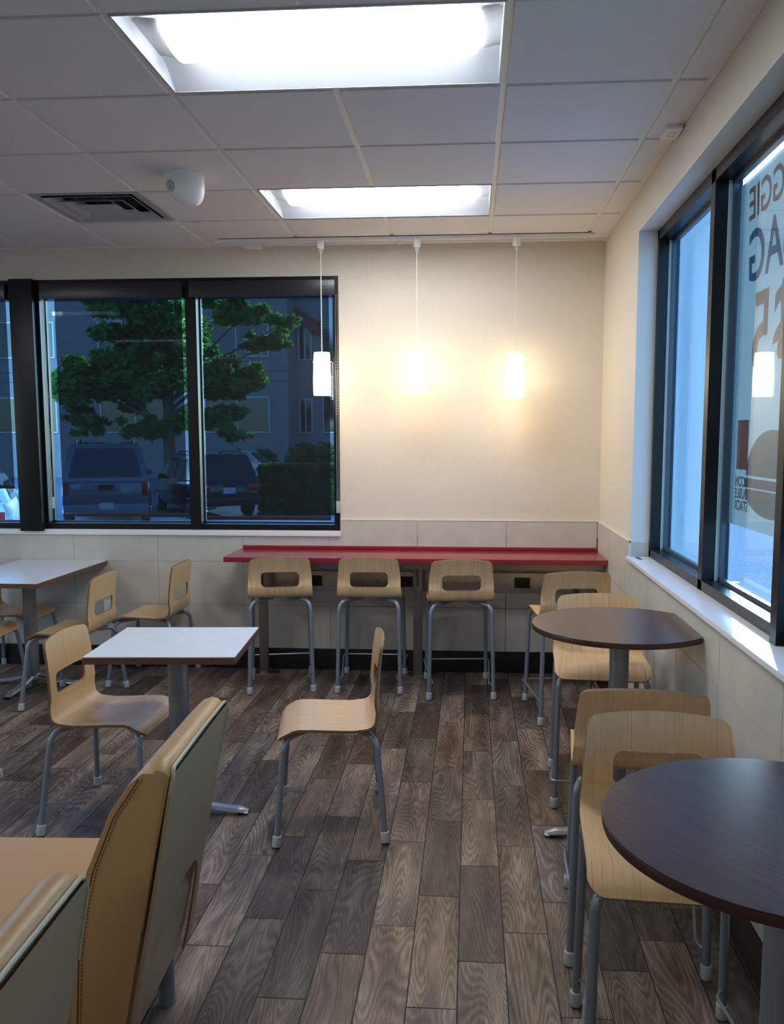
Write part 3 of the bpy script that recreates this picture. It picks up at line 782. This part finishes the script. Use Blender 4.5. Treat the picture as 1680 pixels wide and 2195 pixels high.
def square_table(x, y, w_, d, z, rz, label, th=.030):
    t = empty('cafe_table', (x, y, 0), rz, label=label, cat='table', group='white topped cafe tables')
    bm = bmesh.new(); box(bm, -w_/2, w_/2, -d/2, d/2, z-th, z-.0022); o = obj('edge_band', bm, m_lamedge, t, bevel=.0012, seg=1)
    bm = bmesh.new(); box(bm, -w_/2+.0015, w_/2-.0015, -d/2+.0015, d/2-.0015, z-.0022, z); obj('tabletop', bm, m_lam, t)
    return t
tb = square_table(-1.219, 3.452, .592, .535, .750, radians(4), 'small white topped table in the middle with brown edge'); pedestal(tb, .720, L=.285, rot=0)
tb = square_table(-2.835, 5.295, .620, .985, .750, 0, 'long white topped table at far left reaching the back wall'); pedestal(tb, .720, L=.33, rot=0)

def round_table(x, y, R_, zt, xf, label, feet):
    t = empty('round_table', (x, y, 0), 0, label=label, cat='table', group='dark round tables by the right window')
    a0 = math.acos((xf-x)/R_); n = 64; pts = [(R_*cos(a0+(2*pi-2*a0)*k/n), R_*sin(a0+(2*pi-2*a0)*k/n)) for k in range(n+1)]
    bm = prism(bmesh.new(), pts, 'z', zt-.021, zt-.0022); obj('edge_band', bm, m_darkedge, t, bevel=.003)
    bm = prism(bmesh.new(), [(a*.996, b*.996) for a, b in pts], 'z', zt-.0022, zt); o = obj('tabletop', bm, m_dark, t)
    setuv(o.data, lambda c: (c.x*.80 + c.y*.6, c.y*.8 - c.x*.6))
    bm = lathe(bmesh.new(), [(.0375, .055), (.0375, zt-.032)], 32); obj('column', bm, m_col, t, smooth=True)
    bm = lathe(bmesh.new(), [(.042, .040), (.050, .048), (.050, .070), (.042, .078)], 32); obj('column_collar', bm, m_cast, t, smooth=True)
    bm = lathe(bmesh.new(), [(.10, zt-.032), (.10, zt-.0215)], 24); obj('mounting_plate', bm, m_rub, t)
    for a, L in feet: foot(t, a, L)
round_table(.583, 3.352, .340, .872, .842, 'dark round topped table farther away, its flat side against the right wall', [(pi, .280), (pi/2, .28), (-pi/2, .28), (0, .245)])
round_table(.597, 1.585, .342, .872, .842, 'dark round topped table nearest the camera at lower right', [(pi, .280), (pi/2, .28), (-pi/2, .28), (0, .235)])

# ------------------------------------------------------------------ red counter and its supports
t = empty('wall_counter', (-.355, 5.545, .84), label='long red counter fixed to the back wall above the stools', cat='counter')
XA, XB = -1.565, XW-.012
bm = bmesh.new(); box(bm, XA+.355, XB+.355, 5.325-5.545, YW-.012-5.545, -.028, .005); obj('countertop', bm, m_red, t, bevel=.004)
bm = bmesh.new(); box(bm, XA+.355+.01, XB+.355, YW-.030-5.545, YW-.011-5.545, .0052, .026); obj('upstand', bm, m_red, t, bevel=.004)
bm = bmesh.new(); box(bm, XA+.50, XB+.355-.01, -.12, -.095, -.075, -.029); box(bm, XA+.50, XB+.355-.01, .20, .225, -.075, -.029); obj('subframe', bm, m_post, t)
def post(x, label, brace=True):
    t = empty('counter_post', (x, 5.655, 0), label=label, cat='support post', group='steel posts under the red counter')
    obj('upright', nb(-.030, .030, -.012, .012, .006, .764), m_post, t, bevel=.002)
    obj('foot_plate', nb(-.095, .095, -.03, .065, 0, .006), m_steel, t, bevel=.001)
    bm = prism(bmesh.new(), [(-.14, .764), (.11, .764), (.11, .74), (.02, .62), (-.02, .62)], 'x', -.004, .004); obj('gusset', bm, m_post, t)
post(-1.393, 'steel post under the left end of the red counter')
post(-.347, 'steel post under the middle of the red counter')
post(.742, 'steel post under the red counter in the right corner')
def raceway(x0, x1, outs, label):
    cx = (x0+x1)/2; t = empty('outlet_panel', (cx, YW-.011, .628), label=label, cat='outlet panel', group='steel outlet panels under the counter')
    obj('steel_cover', nb(x0-cx, x1-cx, -.030, 0, -.066, .066), m_steel, t, bevel=.003)
    for a in outs:
        o = obj('outlet', nb(a-.052-cx, a+.052-cx, -.033, -.029, -.036, .036), m_outletblk, t, bevel=.001)
        for s in (-.020, .020):
            bm = bmesh.new(); prism(bm, rrect(.030, .030, .008, cx=a+s-cx), 'y', -.0345, -.0325); sk = obj('socket', bm, m_rub, o)
raceway(-1.50, -.380, (-1.060, -.440), 'stainless outlet panel under the left half of the red counter')
raceway(-.322, .770, (.348,), 'stainless outlet panel under the right half of the red counter')
t = empty('wall_outlet', (-2.525, YW-.011, .415), label='white wall outlet low on the tiles behind a dining chair', cat='outlet')
obj('cover_plate', nb(-.035, .035, -.006, 0, -.057, .057), m_white, t, bevel=.002)
for z in (-.02, .02):
    bm = prism(bmesh.new(), rrect(.034, .028, .010, cy=z), 'y', -.0075, -.0055); obj('socket', bm, m_white, t)

# ------------------------------------------------------------------ lounge chairs (seen from behind)
def lounge():
    """origin: near rear corner at floor; rear face towards +X, width runs +Y"""
    t = empty('lounge_chair', (0, 0, 0)); W = .53
    rear = [(.030, .852), (-.004, .66), (-.052, .41), (-.088, .20), (-.106, .13)]
    def secs(bm, prof, y0, y1, crown, n=16, endr=.03):
        rings = []
        for k in range(n+1):
            u = k/n; y = y0 + (y1-y0)*u; e = min(y-y0, y1-y)/endr
            sh = 0 if e >= 1 else (1-math.sqrt(max(0, 1-(1-e)**2)))
            rings.append([bm.verts.new((x, y, z + (crown(x, z, u) if crown else 0) - (sh*.018 if z > .7 else 0))) for x, z in prof])
        m_ = len(prof)
        for a, b in zip(rings, rings[1:]):
            for i in range(m_): bm.faces.new((a[i], a[(i+1)%m_], b[(i+1)%m_], b[i]))
        bm.faces.new(rings[0][::-1]); bm.faces.new(rings[-1]); return bm
    # upholstered back (tan): front, top roll and side panels; bottom opening between the side panels
    top = [(-.055, .828), (-.040, .850), (-.022, .866), (0, .874), (.018, .870), (.028, .858)]
    prof = [(.024, .84), (-.010, .66), (-.045, .475), (-.200, .455), (-.190, .52), (-.168, .62), (-.112, .755), (-.070, .818)] + top[1:]
    bm = secs(bmesh.new(), prof, .0, W, None); obj('backrest', bm, m_vinyl, t, bevel=.006)
    # side cheeks running to the bottom
    for y0, y1 in ((-.003, .055), (W-.055, W+.003)):
        bm = prism(bmesh.new(), [(.021, .84), (-.012, .66), (-.060, .41), (-.100, .20), (-.122, .128), (-.226, .128), (-.218, .26), (-.204, .46), (-.188, .54), (-.166, .62), (-.112, .755), (-.066, .822), (-.035, .850), (.010, .852)], 'y', y0, y1); obj('side_panel', bm, m_vinyl, t, bevel=.005)
    # rear panel (tan, daylight in its colour) as an arch: polygon in (y, s) mapped on the sloping rear plane
    def onrear(y, z, off):
        if z > .8519: return (.030 + off - (z-.852), y, z)
        for (xa, za), (xb, zb) in zip(rear, rear[1:]):
            if zb <= z <= za: q = (za-z)/(za-zb); return (xa+(xb-xa)*q+off, y, z)
        xa, za = rear[-1]; return (xa+off, y, z)
    bm = bmesh.new(); n = 26; zs = [.852 - (.852-.138)*k/36 for k in range(37)]
    def gap(z):    # half width of the arch opening at height z
        if z > .440: return 0
        hw = W/2-.050; r = .09
        d = .440 - z
        return hw if d > r else hw - r + math.sqrt(max(0, r*r-(r-d)**2))
    zs = sorted(set(zs + [.440, .4395, .435, .425, .41, .39, .37]), reverse=True)
    for side in (0, 1):
        pass
    rows = []
    for z in zs:
        g = gap(z); e = max(0, (z-.80)/.055); ins = .014*e**3
        ys = [ins + (W/2-g-ins)*k/10 for k in range(11)] + [W/2+g + (W/2-g-ins)*k/10 for k in range(11)]
        rows.append([(bm.verts.new(onrear(y, z, .009)), bm.verts.new(onrear(y, z, .001))) for y in ys])
    for i in range(len(rows)-1):
        a, b = rows[i], rows[i+1]; open_ = zs[i] <= .440
        for k in range(21):
            if k == 10: continue
            bm.faces.new((a[k][0], a[k+1][0], b[k+1][0], b[k][0])); bm.faces.new((a[k][1], b[k][1], b[k+1][1], a[k+1][1]))
        for k in (0, 21): bm.faces.new((a[k][0], b[k][0], b[k][1], a[k][1]) if k == 0 else (a[k][0], a[k][1], b[k][1], b[k][0]))
        if open_:
            for k in (10, 11): bm.faces.new((a[k][0], a[k][1], b[k][1], b[k][0]))
    bmesh.ops.remove_doubles(bm, verts=bm.verts, dist=1e-5)
    for k in range(21):
        pass
    o = obj('rear_panel', bm, m_vinylr, t, smooth=True)
    # piping round the rear panel: sides and top
    pp = [onrear(.001, .800, .008), onrear(.002, .835, .008), onrear(.016, .857, .006), onrear(W/2, .8585, .006), onrear(W-.016, .857, .006), onrear(W-.002, .835, .008), onrear(W-.001, .700, .008)]
    bm = tube(bmesh.new(), fillet(pp, .02, 3), .0048, 8); obj('piping', bm, m_pipe, t, smooth=True)
    # stitched seams down the side panels
    for y in (-.0042,):
        bm = bmesh.new(); ln = [(-.040, .838), (-.100, .748), (-.152, .62), (-.174, .53), (-.192, .42), (-.208, .17)]
        tube(bm, [(x, y, z) for x, z in ln], .0011, 5)
        tot = []
        for (xa, za), (xb, zb) in zip(ln, ln[1:]):
            d = math.hypot(xb-xa, zb-za); m_ = int(d/.009)
            for k in range(m_):
                q = k/m_; q2 = (k+.55)/m_; off = .008
                tube(bm, [(xa+(xb-xa)*q+off, y, za+(zb-za)*q), (xa+(xb-xa)*q2+off, y, za+(zb-za)*q2)], .0009, 4)
        obj('stitching', bm, m_stitch, t)
    # seat: box with rounded rear showing through the arch
    def pillow(x0, x1, y0, y1, z0, z1, r):
        bm = nb(x0, x1, y0, y1, z0, z1); bmesh.ops.bevel(bm, geom=bm.edges[:], offset=r, segments=5, affect='EDGES', profile=.6); return bm
    obj('seat_cushion', pillow(-.740, -.160, .004, W-.004, .33, .455, .035), m_vinyl, t, smooth=True)
    bm = prism(bmesh.new(), [(-.73, .13), (-.116, .13), (-.100, .20), (-.072, .33), (-.076, .362), (-.098, .388), (-.15, .396), (-.73, .396)], 'y', .0555, W-.0555); obj('seat_base', bm, m_vinylr, t, bevel=.012, seg=4)
    for x, y in ((-.137, .085), (-.137, W-.088), (-.66, .07), (-.66, W-.085)):
        bm = lathe(bmesh.new(), [(.026, 0), (.026, .006), (.0235, .010), (.0235, .155)], 20, x, y); obj('leg', bm, m_col, t, smooth=True)
    return t
lc = lounge(); lc.location = (-.690, 1.800, 0); lc.rotation_euler = (0, 0, radians(3)); G3 = 'tan lounge chairs seen from behind'
tag(lc, 'tan upholstered lounge chair with an open arch in its rear, whole back visible', 'lounge chair', G3)
l2 = copy_tree(lc); l2.location = (-.652, .820, 0); l2.rotation_euler = (0, 0, radians(3)); l2['label'] = 'tan upholstered lounge chair closest to the camera, cut off by the bottom left corner'

# ------------------------------------------------------------------ outdoors
GZ = -.45
m_asph = mat('asphalt', (.24, .27, .31), 1.0, spec=.0, noise=.35, nscale=22, bump=.6, bscale=160)
m_bld = mat('grey_stucco', (.30, .29, .275), .85, noise=.04, nscale=3)
m_bld2 = mat('dark_curtain_wall', (.05, .06, .075), .2)
m_wf = mat('white_window_frame', (.65, .65, .65), .5)
m_wg = mat('dark_window_glass', (.02, .025, .03), .08, spec=.8)
m_bark = mat('grey_bark', (.16, .12, .09), .9, noise=.3, nscale=20)
def leafmat(name, c1, c2):
    m = bpy.data.materials.new(name); m.use_nodes = True; n = m.node_tree; b = n.nodes['Principled BSDF']; b.inputs['Roughness'].default_value = .5
    tc = n.nodes.new('ShaderNodeTexCoord'); t = n.nodes.new('ShaderNodeTexNoise'); t.inputs['Scale'].default_value = 2.2; n.links.new(tc.outputs['Object'], t.inputs['Vector'])
    r = n.nodes.new('ShaderNodeValToRGB'); r.color_ramp.elements[0].color = (*c1, 1); r.color_ramp.elements[1].color = (*c2, 1); r.color_ramp.elements[0].position = .3; r.color_ramp.elements[1].position = .7
    n.links.new(t.outputs['Fac'], r.inputs['Fac']); n.links.new(r.outputs[0], b.inputs['Base Color'])
    tl = n.nodes.new('ShaderNodeBsdfTranslucent'); n.links.new(r.outputs[0], tl.inputs[0]); mx = n.nodes.new('ShaderNodeMixShader'); mx.inputs[0].default_value = .55
    n.links.new(b.outputs[0], mx.inputs[1]); n.links.new(tl.outputs[0], mx.inputs[2]); n.links.new(mx.outputs[0], n.nodes['Material Output'].inputs['Surface']); return m
m_leaf = leafmat('maple_leaf', (.07, .20, .04), (.22, .42, .09)); m_hedge = leafmat('hedge_leaf', (.06, .12, .03), (.18, .28, .06))
def leaves(bm, blobs, n, size, seed=1):
    r = random.Random(seed); tw = sum(b[3]**2 for b in blobs)
    for bx, by, bz, rad, fl in blobs:
        for k in range(int(n*rad*rad/tw)):
            d = Vector((r.gauss(0, 1), r.gauss(0, 1), r.gauss(0, 1))).normalized() * rad * (r.random()**.4)
            p = Vector((bx+d.x, by+d.y, bz+d.z*fl)); s = size*r.uniform(.6, 1.3)
            a = Vector((r.gauss(0, 1), r.gauss(0, 1), r.gauss(0, .6))).normalized(); b = a.cross(Vector((r.gauss(0, 1), r.gauss(0, 1), r.gauss(0, 1)))).normalized()
            bm.faces.new([bm.verts.new(p+q) for q in (a*s, a*s*.25+b*s*.55, -a*s*.8, a*s*.25-b*s*.55)])
    return bm
struct('ground', nb(-60, 60, -20, 90, GZ-.1, GZ), m_asph)
bm = bmesh.new(); box(bm, 1.06, 1.395, 4.80, 6.1, GZ, 3.45); struct('wall_pier', bm, mat('pale_exterior_render', (.80, .82, .84), .8, noise=.03, nscale=30))
for i, (x, y, l, a) in enumerate([(3.0, 11.5, 2.6, .9), (2.0, 8.6, .7, 1.2)]):
    o = obj('parking_line', nb(-l/2, l/2, -.05, .05, 0, .004), mat('cyan_line_paint', (.45, .75, .75), .6), loc=(x, y, GZ)); o.rotation_euler[2] = a
    tag(o, 'pale painted line on the sunlit asphalt outside the right window' if not i else 'short pale paint mark on the asphalt close outside the right window', 'line marking')

def building():
    t = empty('office_building', (-14, 45, GZ), label='grey two storey office building across the car park behind the tree', cat='building')
    def L(n, x0, x1, y0, y1, z0, z1, m, p=None, **k): return obj(n, nb(x0+14, x1+14, y0-45, y1-45, z0-GZ, z1-GZ), m, p or t, **k)
    L('facade', -34, -9.55, 45, 60, GZ, 9.9, m_bld); L('side_wing', -9.55, -2, 47.2, 60, GZ, 9.7, m_bld)
    L('base_course', -34, -9.5, 44.93, 45.1, GZ, .55, m_bld); 
    for z in (4.6, 5.1): L('reveal_line', -34, -9.5, 44.985, 45.02, z, z+.06, m_bld2)
    L('parapet', -34.2, -9.4, 44.85, 45.2, 9.6, 10.0, m_bld)
    def win(x0, x1, z0, z1, nm, y=45):
        f = L('window', x0, x1, y-.05, y+.04, z0, z1, m_wg)
        bm = bmesh.new(); w_ = .07
        for a, b, c, d in ((x0-w_, x0, z0-w_, z1+w_), (x1, x1+w_, z0-w_, z1+w_), (x0, x1, z0-w_, z0), (x0, x1, z1, z1+w_)): box(bm, a+14, b+14, y-.09-45, y-45, c-GZ, d-GZ)
        for k in range(1, nm): x = x0+(x1-x0)*k/nm; box(bm, x-.03+14, x+.03+14, y-.09-45, y-45, z0-GZ, z1-GZ)
        obj('window_frame', bm, m_wf, f)
    for z0, z1 in ((2.0, 3.75), (5.93, 7.7)):
        win(-13.9, -10.6, z0, z1, 2); win(-19.6, -15.9, z0, z1, 2); win(-25.6, -22.1, z0, z1, 2); win(-31, -27.5, z0, z1, 2)
        win(-9.35, -8.75, z0, z1, 2, 47.2)
    win(-8.05, -5.6, 2.0, 3.9, 2, 47.2); win(-8.05, -5.6, 5.0, 9.2, 2, 47.2); win(-5.2, -2.8, 2.0, 9.2, 2, 47.2)
    bm = prism(bmesh.new(), [(-9.5+14, 7.9-GZ), (-9.5+14, 8.6-GZ), (-8.2+14, 7.9-GZ), (-8.2+14, 7.2-GZ)], 'y', 1.6, 2.1); obj('red_canopy', bm, mat('dark_red_sign', (.30, .05, .05), .6), t)
building()
t = empty('added_shade_tower', (8.2, 54, GZ), label='unseen tall grey block added beyond the car park to shade the back windows', cat='building')  # out of view, added to keep direct sun off the back windows
obj('tower_wall', nb(-3.7, 3.8, -7, 6, 0, 20), m_bld, t); obj('window_band', nb(-3.5, 3.6, -7.05, -6.9, 8, 10), m_wg, t); obj('window_band', nb(-3.5, 3.6, -7.05, -6.9, 3, 5), m_wg, t)
def tree(x, y, blobs, n, label, trunk, size=.16, seed=1, h=2.3):
    t = empty('deciduous_tree', (x, y, GZ), label=label, cat='tree')
    bm = bmesh.new(); tube(bm, [(0, 0, 0), (.03, 0, h*.5), (0, 0, h), (.1, .1, h+1.8), (.05, 0, h+3.4)], [trunk*1.2, trunk, trunk*.9, trunk*.5, trunk*.2], 12); obj('trunk', bm, m_bark, t, smooth=True)
    r = random.Random(seed)
    for k in range(9):
        b = blobs[k % len(blobs)]; bm = bmesh.new(); z0 = h*(.85+.14*k/3)
        tube(bm, [(0, 0, z0), ((b[0]-x)*.5, (b[1]-y)*.5, z0+(b[2]-GZ-z0)*.6), (b[0]-x, b[1]-y, b[2]-GZ)], [trunk*.35, trunk*.2, trunk*.05], 7); obj('branch', bm, m_bark, t, smooth=True)
    rb = random.Random(seed+9); big = blobs; blobs = []
    for b in big:      # break every bough into ragged clumps
        blobs.append((b[0], b[1], b[2], b[3]*.62, b[4]))
        for k in range(int(9+9*b[3])):
            a = rb.uniform(0, 2*pi); e = math.asin(rb.uniform(-.8, 1)); q = rb.uniform(.55, 1.15)*b[3]
            blobs.append((b[0]+q*cos(a)*cos(e), b[1]+q*sin(a)*cos(e), b[2]+q*sin(e)*b[4], b[3]*rb.uniform(.16, .34), .55))
    bm = leaves(bmesh.new(), [(b[0]-x, b[1]-y, b[2]-GZ, b[3], b[4]) for b in blobs], n, size, seed); f = obj('foliage', bm, m_leaf, t); f['kind'] = 'stuff'
KT = 28/24
tree(-8.55*KT, 24*KT, [(a*KT, b*KT, 1.587+(c-1.587)*KT, d*KT, e) for a, b, c, d, e in [(-8.3, 24, 4.6, 1.7, .8), (-10.3, 24, 3.1, 1.25, .6), (-11.2, 24.3, 3.0, .9, .5), (-9.3, 24.5, 5.2, 1.3, .6), (-7.0, 24, 3.1, 1.1, .55), (-6.1, 24, 3.3, .75, .45), (-5.6, 24.2, 4.3, .75, .4), (-6.3, 24, 5.0, .9, .5), (-5.2, 24.1, 4.8, .45, .4), (-7.4, 24, 2.2, .9, .45), (-9.3, 23.8, 3.6, 1.3, .7), (-10.9, 24, 2.1, .7, .6), (-6.6, 23.9, 1.7, .45, .5), (-9.2, 24.2, 1.9, .8, .5), (-9.0, 24.5, 6.6, 2.0, .8)]],
     36000, 'green leafy maple seen through the blinds, sunlit on its right side', .20, .145, h=2.6)
def shrub(name, x0, x1, y0, y1, z1, n, label, cat, round_=False, seed=3, size=.07):
    cx, cy = (x0+x1)/2, (y0+y1)/2; t = empty(name, (cx, cy, GZ), label=label, cat=cat); bm = bmesh.new()
    H = z1-GZ
    if round_:
        bl = []; r = random.Random(seed); k = max(2, int((x1-x0)/.9))
        for i in range(k): bl.append((x0-cx + (x1-x0)*(i+.5)/k, r.uniform(-.3, .3), H*.42, H*.42, 1.15))
        leaves(bm, bl, n, size, seed)
    else:
        r = random.Random(seed)
        for k in range(n):
            f = r.random(); p = Vector((r.uniform(x0-cx, x1-cx), r.uniform(y0-cy, y1-cy), r.uniform(0, H)))
            if f < .5: p.y = y0-cy + r.uniform(-.03, .08)
            elif f < .8: p.z = H + r.uniform(-.06, .05)
            s = size*r.uniform(.6, 1.3); a = Vector((r.gauss(0, 1), r.gauss(0, 1), r.gauss(0, 1))).normalized(); b = a.cross(Vector((r.gauss(0, 1), r.gauss(0, 1), r.gauss(0, 1)))).normalized()
            bm.faces.new([bm.verts.new(p+q) for q in (a*s, b*s*.6, -a*s, -b*s*.6)])
    f = obj('foliage', bm, m_hedge, t); f['kind'] = 'stuff'
    bm = bmesh.new(); r = random.Random(seed+1)
    for k in range(8): xx = x0-cx+(x1-x0)*(k+.5)/8; tube(bm, [(xx, 0, 0), (xx+r.uniform(-.1, .1), 0, H*.7)], .02, 6)
    obj('stems', bm, m_bark, t)
shrub('clipped_hedge', -5.75, -1.2, 23.0, 24.2, .86, 16000, 'clipped green hedge with sunlit top behind the parked wagon', 'hedge')
for i, (a, b, z, lb) in enumerate([(-8.6, -7.0, 1.15, 'leftmost dark rounded shrub in front of the office building'), (-6.3, -4.8, 1.5, 'dark rounded shrub in front of the office building, tallest of three'), (-3.7, -2.3, 1.1, 'rightmost dark rounded shrub in front of the office building')]):
    shrub('rounded_shrub', a*1.25, b*1.25, 37, 38.5, z+.2, 2600, lb, 'shrub', True, 5+i, .12)

def car(name, label, cat, x, y, rz, col, L=4.7, Wd=1.85, H=1.65, style='wagon', rough=.25, loc_group=None):
    """local: +Y forward, rear at y=0"""
    t = empty(name, (x, y, GZ), rz, label=label, cat=cat)
    paint = mat('car_paint', col, rough, metal=.3, coat=1.0); gl = m_wg
    belt = {'wagon': .95, 'truck': 1.12, 'sedan': .92}[style]; wb = Wd/2
    # body side profile sections along y: (y, zbottom, ztop, halfwidth)
    if style == 'truck': secs = [(0, .50, 1.05, .90), (.04, .45, 1.10, .95), (.6, .38, belt, 1), (L*.75, .36, belt, 1), (L-.5, .38, belt-.02, .98), (L-.08, .42, .95, .92), (L, .5, .85, .85)]
    elif style == 'wagon': secs = [(0, .42, .88, .84), (.06, .34, .97, .93), (.6, .28, belt+.02, 1), (L*.55, .26, belt, 1), (L*.70, .26, belt-.02, .99), (L-.5, .28, .80, .96), (L-.1, .32, .68, .88), (L, .4, .6, .8)]
    else: secs = [(0, .42, .90, .84), (.06, .34, .98, .93), (.7, .28, belt+.04, 1), (L*.62, .26, belt, 1), (L-.6, .28, .82, .96), (L-.1, .32, .70, .88), (L, .4, .6, .8)]
    def sec(bm, yy, zb, zt, hw, r=.14):
        return [bm.verts.new((a*wb*hw, yy, z)) for a, z in ((-.93, zb), (.93, zb), (1, zb+.14), (1.0, (zb+zt)/2), (.985, zt-.12), (.93, zt), (-.93, zt), (-.985, zt-.12), (-1.0, (zb+zt)/2), (-1, zb+.14))]
    bm = bmesh.new(); rr = [sec(bm, *s) for s in secs]
    for a, b in zip(rr, rr[1:]):
        for i in range(10): bm.faces.new((a[i], a[(i+1)%10], b[(i+1)%10], b[i]))
    bm.faces.new(rr[0][::-1]); bm.faces.new(rr[-1]); obj('body', bm, paint, t, bevel=.03)
    # greenhouse
    if style == 'wagon': g = [(.10, belt-.02), (.52, H-.04), (L*.50, H), (L*.60, H-.06), (L*.80, belt-.06)]
    elif style == 'truck': g = [(.02, belt-.02), (.30, H-.05), (L*.58, H), (L*.64, H-.04), (L*.76, belt-.02)]
    else: g = [(.65, belt), (1.45, H-.03), (L*.52, H), (L*.58, H-.05), (L*.78, belt-.06)]
    bm = bmesh.new(); tw = wb*.74; bw = wb*.95
    hw = lambda z: bw + (tw-bw)*((z-belt)/(H-belt)) if z > belt else bw
    rr = [[bm.verts.new(p) for p in ((-bw, yy, belt-.05), (-hw(z), yy, max(z, belt-.04)), (-hw(z)*.93, yy, max(z, belt-.04)+.012), (hw(z)*.93, yy, max(z, belt-.04)+.012), (hw(z), yy, max(z, belt-.04)), (bw, yy, belt-.05))] for yy, z in g]
    for a, b in zip(rr, rr[1:]):
        for i in range(6): bm.faces.new((a[i], a[(i+1)%6], b[(i+1)%6], b[i]))
    bm.faces.new(rr[0][::-1]); bm.faces.new(rr[-1]); obj('cabin', bm, paint, t, bevel=.02)
    # rear window on the sloping tail
    (ya, za), (yb, zb) = g[0], g[1]
    def on(u, s, off=.012):
        z = za+(zb-za)*u; yy = ya+(yb-ya)*u; return (s*hw(z)*.86, yy-off, z+off*.3)
    bm = bmesh.new(); pts = [on(.10, -1), on(.10, 1), on(.9, .96), on(.9, -.96)]; f = bm.faces.new([bm.verts.new(p) for p in pts])
    r = bmesh.ops.extrude_face_region(bm, geom=[f]); bmesh.ops.translate(bm, vec=(0, -.006, 0), verts=[v for v in r['geom'] if isinstance(v, bmesh.types.BMVert)]); obj('rear_window', bm, gl, t)
    for s in (-1, 1):   # side glass
        z0, z1 = belt+.05, H-.13; y0, y1 = g[1][0]+.02, g[3][0]-.05
        for q0, q1 in ((0, .30), (.33, .64), (.67, 1)):
            a, b = y0+(y1-y0)*q0, y0+(y1-y0)*q1; bm = bmesh.new()
            f = bm.faces.new([bm.verts.new((s*(hw(z)+.006), yy, z)) for yy, z in ((a, z0), (b+(.12 if q1 == 1 else 0), z0), (b, z1), (a, z1))])
            r = bmesh.ops.extrude_face_region(bm, geom=[f]); bmesh.ops.translate(bm, vec=(s*.006, 0, 0), verts=[v for v in r['geom'] if isinstance(v, bmesh.types.BMVert)]); obj('side_window', bm, gl, t)
        zl = belt-.14 if style != 'truck' else .92; hl = .30 if style == 'truck' else .16; wl = .12 if style == 'truck' else .34
        cx = s*(wb*.92 - wl/2)
        obj('tail_lamp', nb(cx-wl/2, cx+wl/2, -.045, .06, zl-hl/2, zl+hl/2), mat('red_lamp_glass', (.35, .02, .02), .15), t, bevel=.015)
        for yy in (.85, L-.9):
            bm = lathe(bmesh.new(), [(.0, 0), (.20, 0), (.30, .01), (.335, .04), (.335, .19), (.30, .22), (.20, .22), (.0, .215)], 28, cap=False)
            wlo = obj('wheel', bm, m_rub, t, smooth=True); wlo.location = (s*(wb-.02), yy, .335); wlo.rotation_euler = (0, radians(-90)*s, 0)
            bm = lathe(bmesh.new(), [(.0, -.012), (.19, -.010), (.20, .002)], 20, cap=False); h_ = obj('hubcap', bm, m_cast, wlo, smooth=True)
        obj('mirror', nb(s*(wb+.02)-.09, s*(wb+.02)+.09, L*.66, L*.66+.07, belt, belt+.14), paint, t, bevel=.02)
        if style != 'sedan':
            obj('roof_rail', tube(bmesh.new(), fillet([(s*tw*.86, .6, H-.03), (s*tw*.86, .7, H+.05), (s*tw*.86, L*.5, H+.06), (s*tw*.86, L*.56, H-.02)], .05), .018, 6), m_rub, t, smooth=True)
    obj('bumper', nb(-wb*.93, wb*.93, -.07, .10, .36, .58), mat('bumper_grey', (.25, .26, .28) if style == 'truck' else tuple(c*.9 for c in col), .4), t, bevel=.03)
    obj('license_plate', nb(-.16, .16, -.085 if style == 'truck' else -.03, .0, .46 if style == 'truck' else .66, .61 if style == 'truck' else .81), mat('plate_white', (.6, .62, .65), .4), t, bevel=.004)
    obj('tailgate_handle', nb(-.16, .16, -.025, .01, .90 if style == 'truck' else .84, 1.02 if style == 'truck' else .88), m_rub, t, bevel=.01)
    return t
car('pickup_truck', 'blue grey pickup truck with a canopy parked tail-on behind the left blind', 'car', -8.25, 19, radians(22), (.10, .13, .17), L=5.1, Wd=1.98, H=1.96, style='truck')
car('station_wagon', 'black wagon with red tail lamps seen through the right blind', 'car', -6.15, 21.6, radians(34), (.010, .012, .016), L=4.75, Wd=1.82, H=1.66, style='wagon')
car('sedan_car', 'pale car parked sideways beyond the black wagon', 'car', -6.9, 32.5, radians(88), (.55, .60, .66), L=4.8, Wd=1.8, H=1.62, style='sedan')
car('sedan_car', 'silver car showing below the blind at the left edge', 'car', -8.35, 13.2, radians(25), (.45, .62, .66), L=4.6, Wd=1.8, H=1.42, style='sedan')
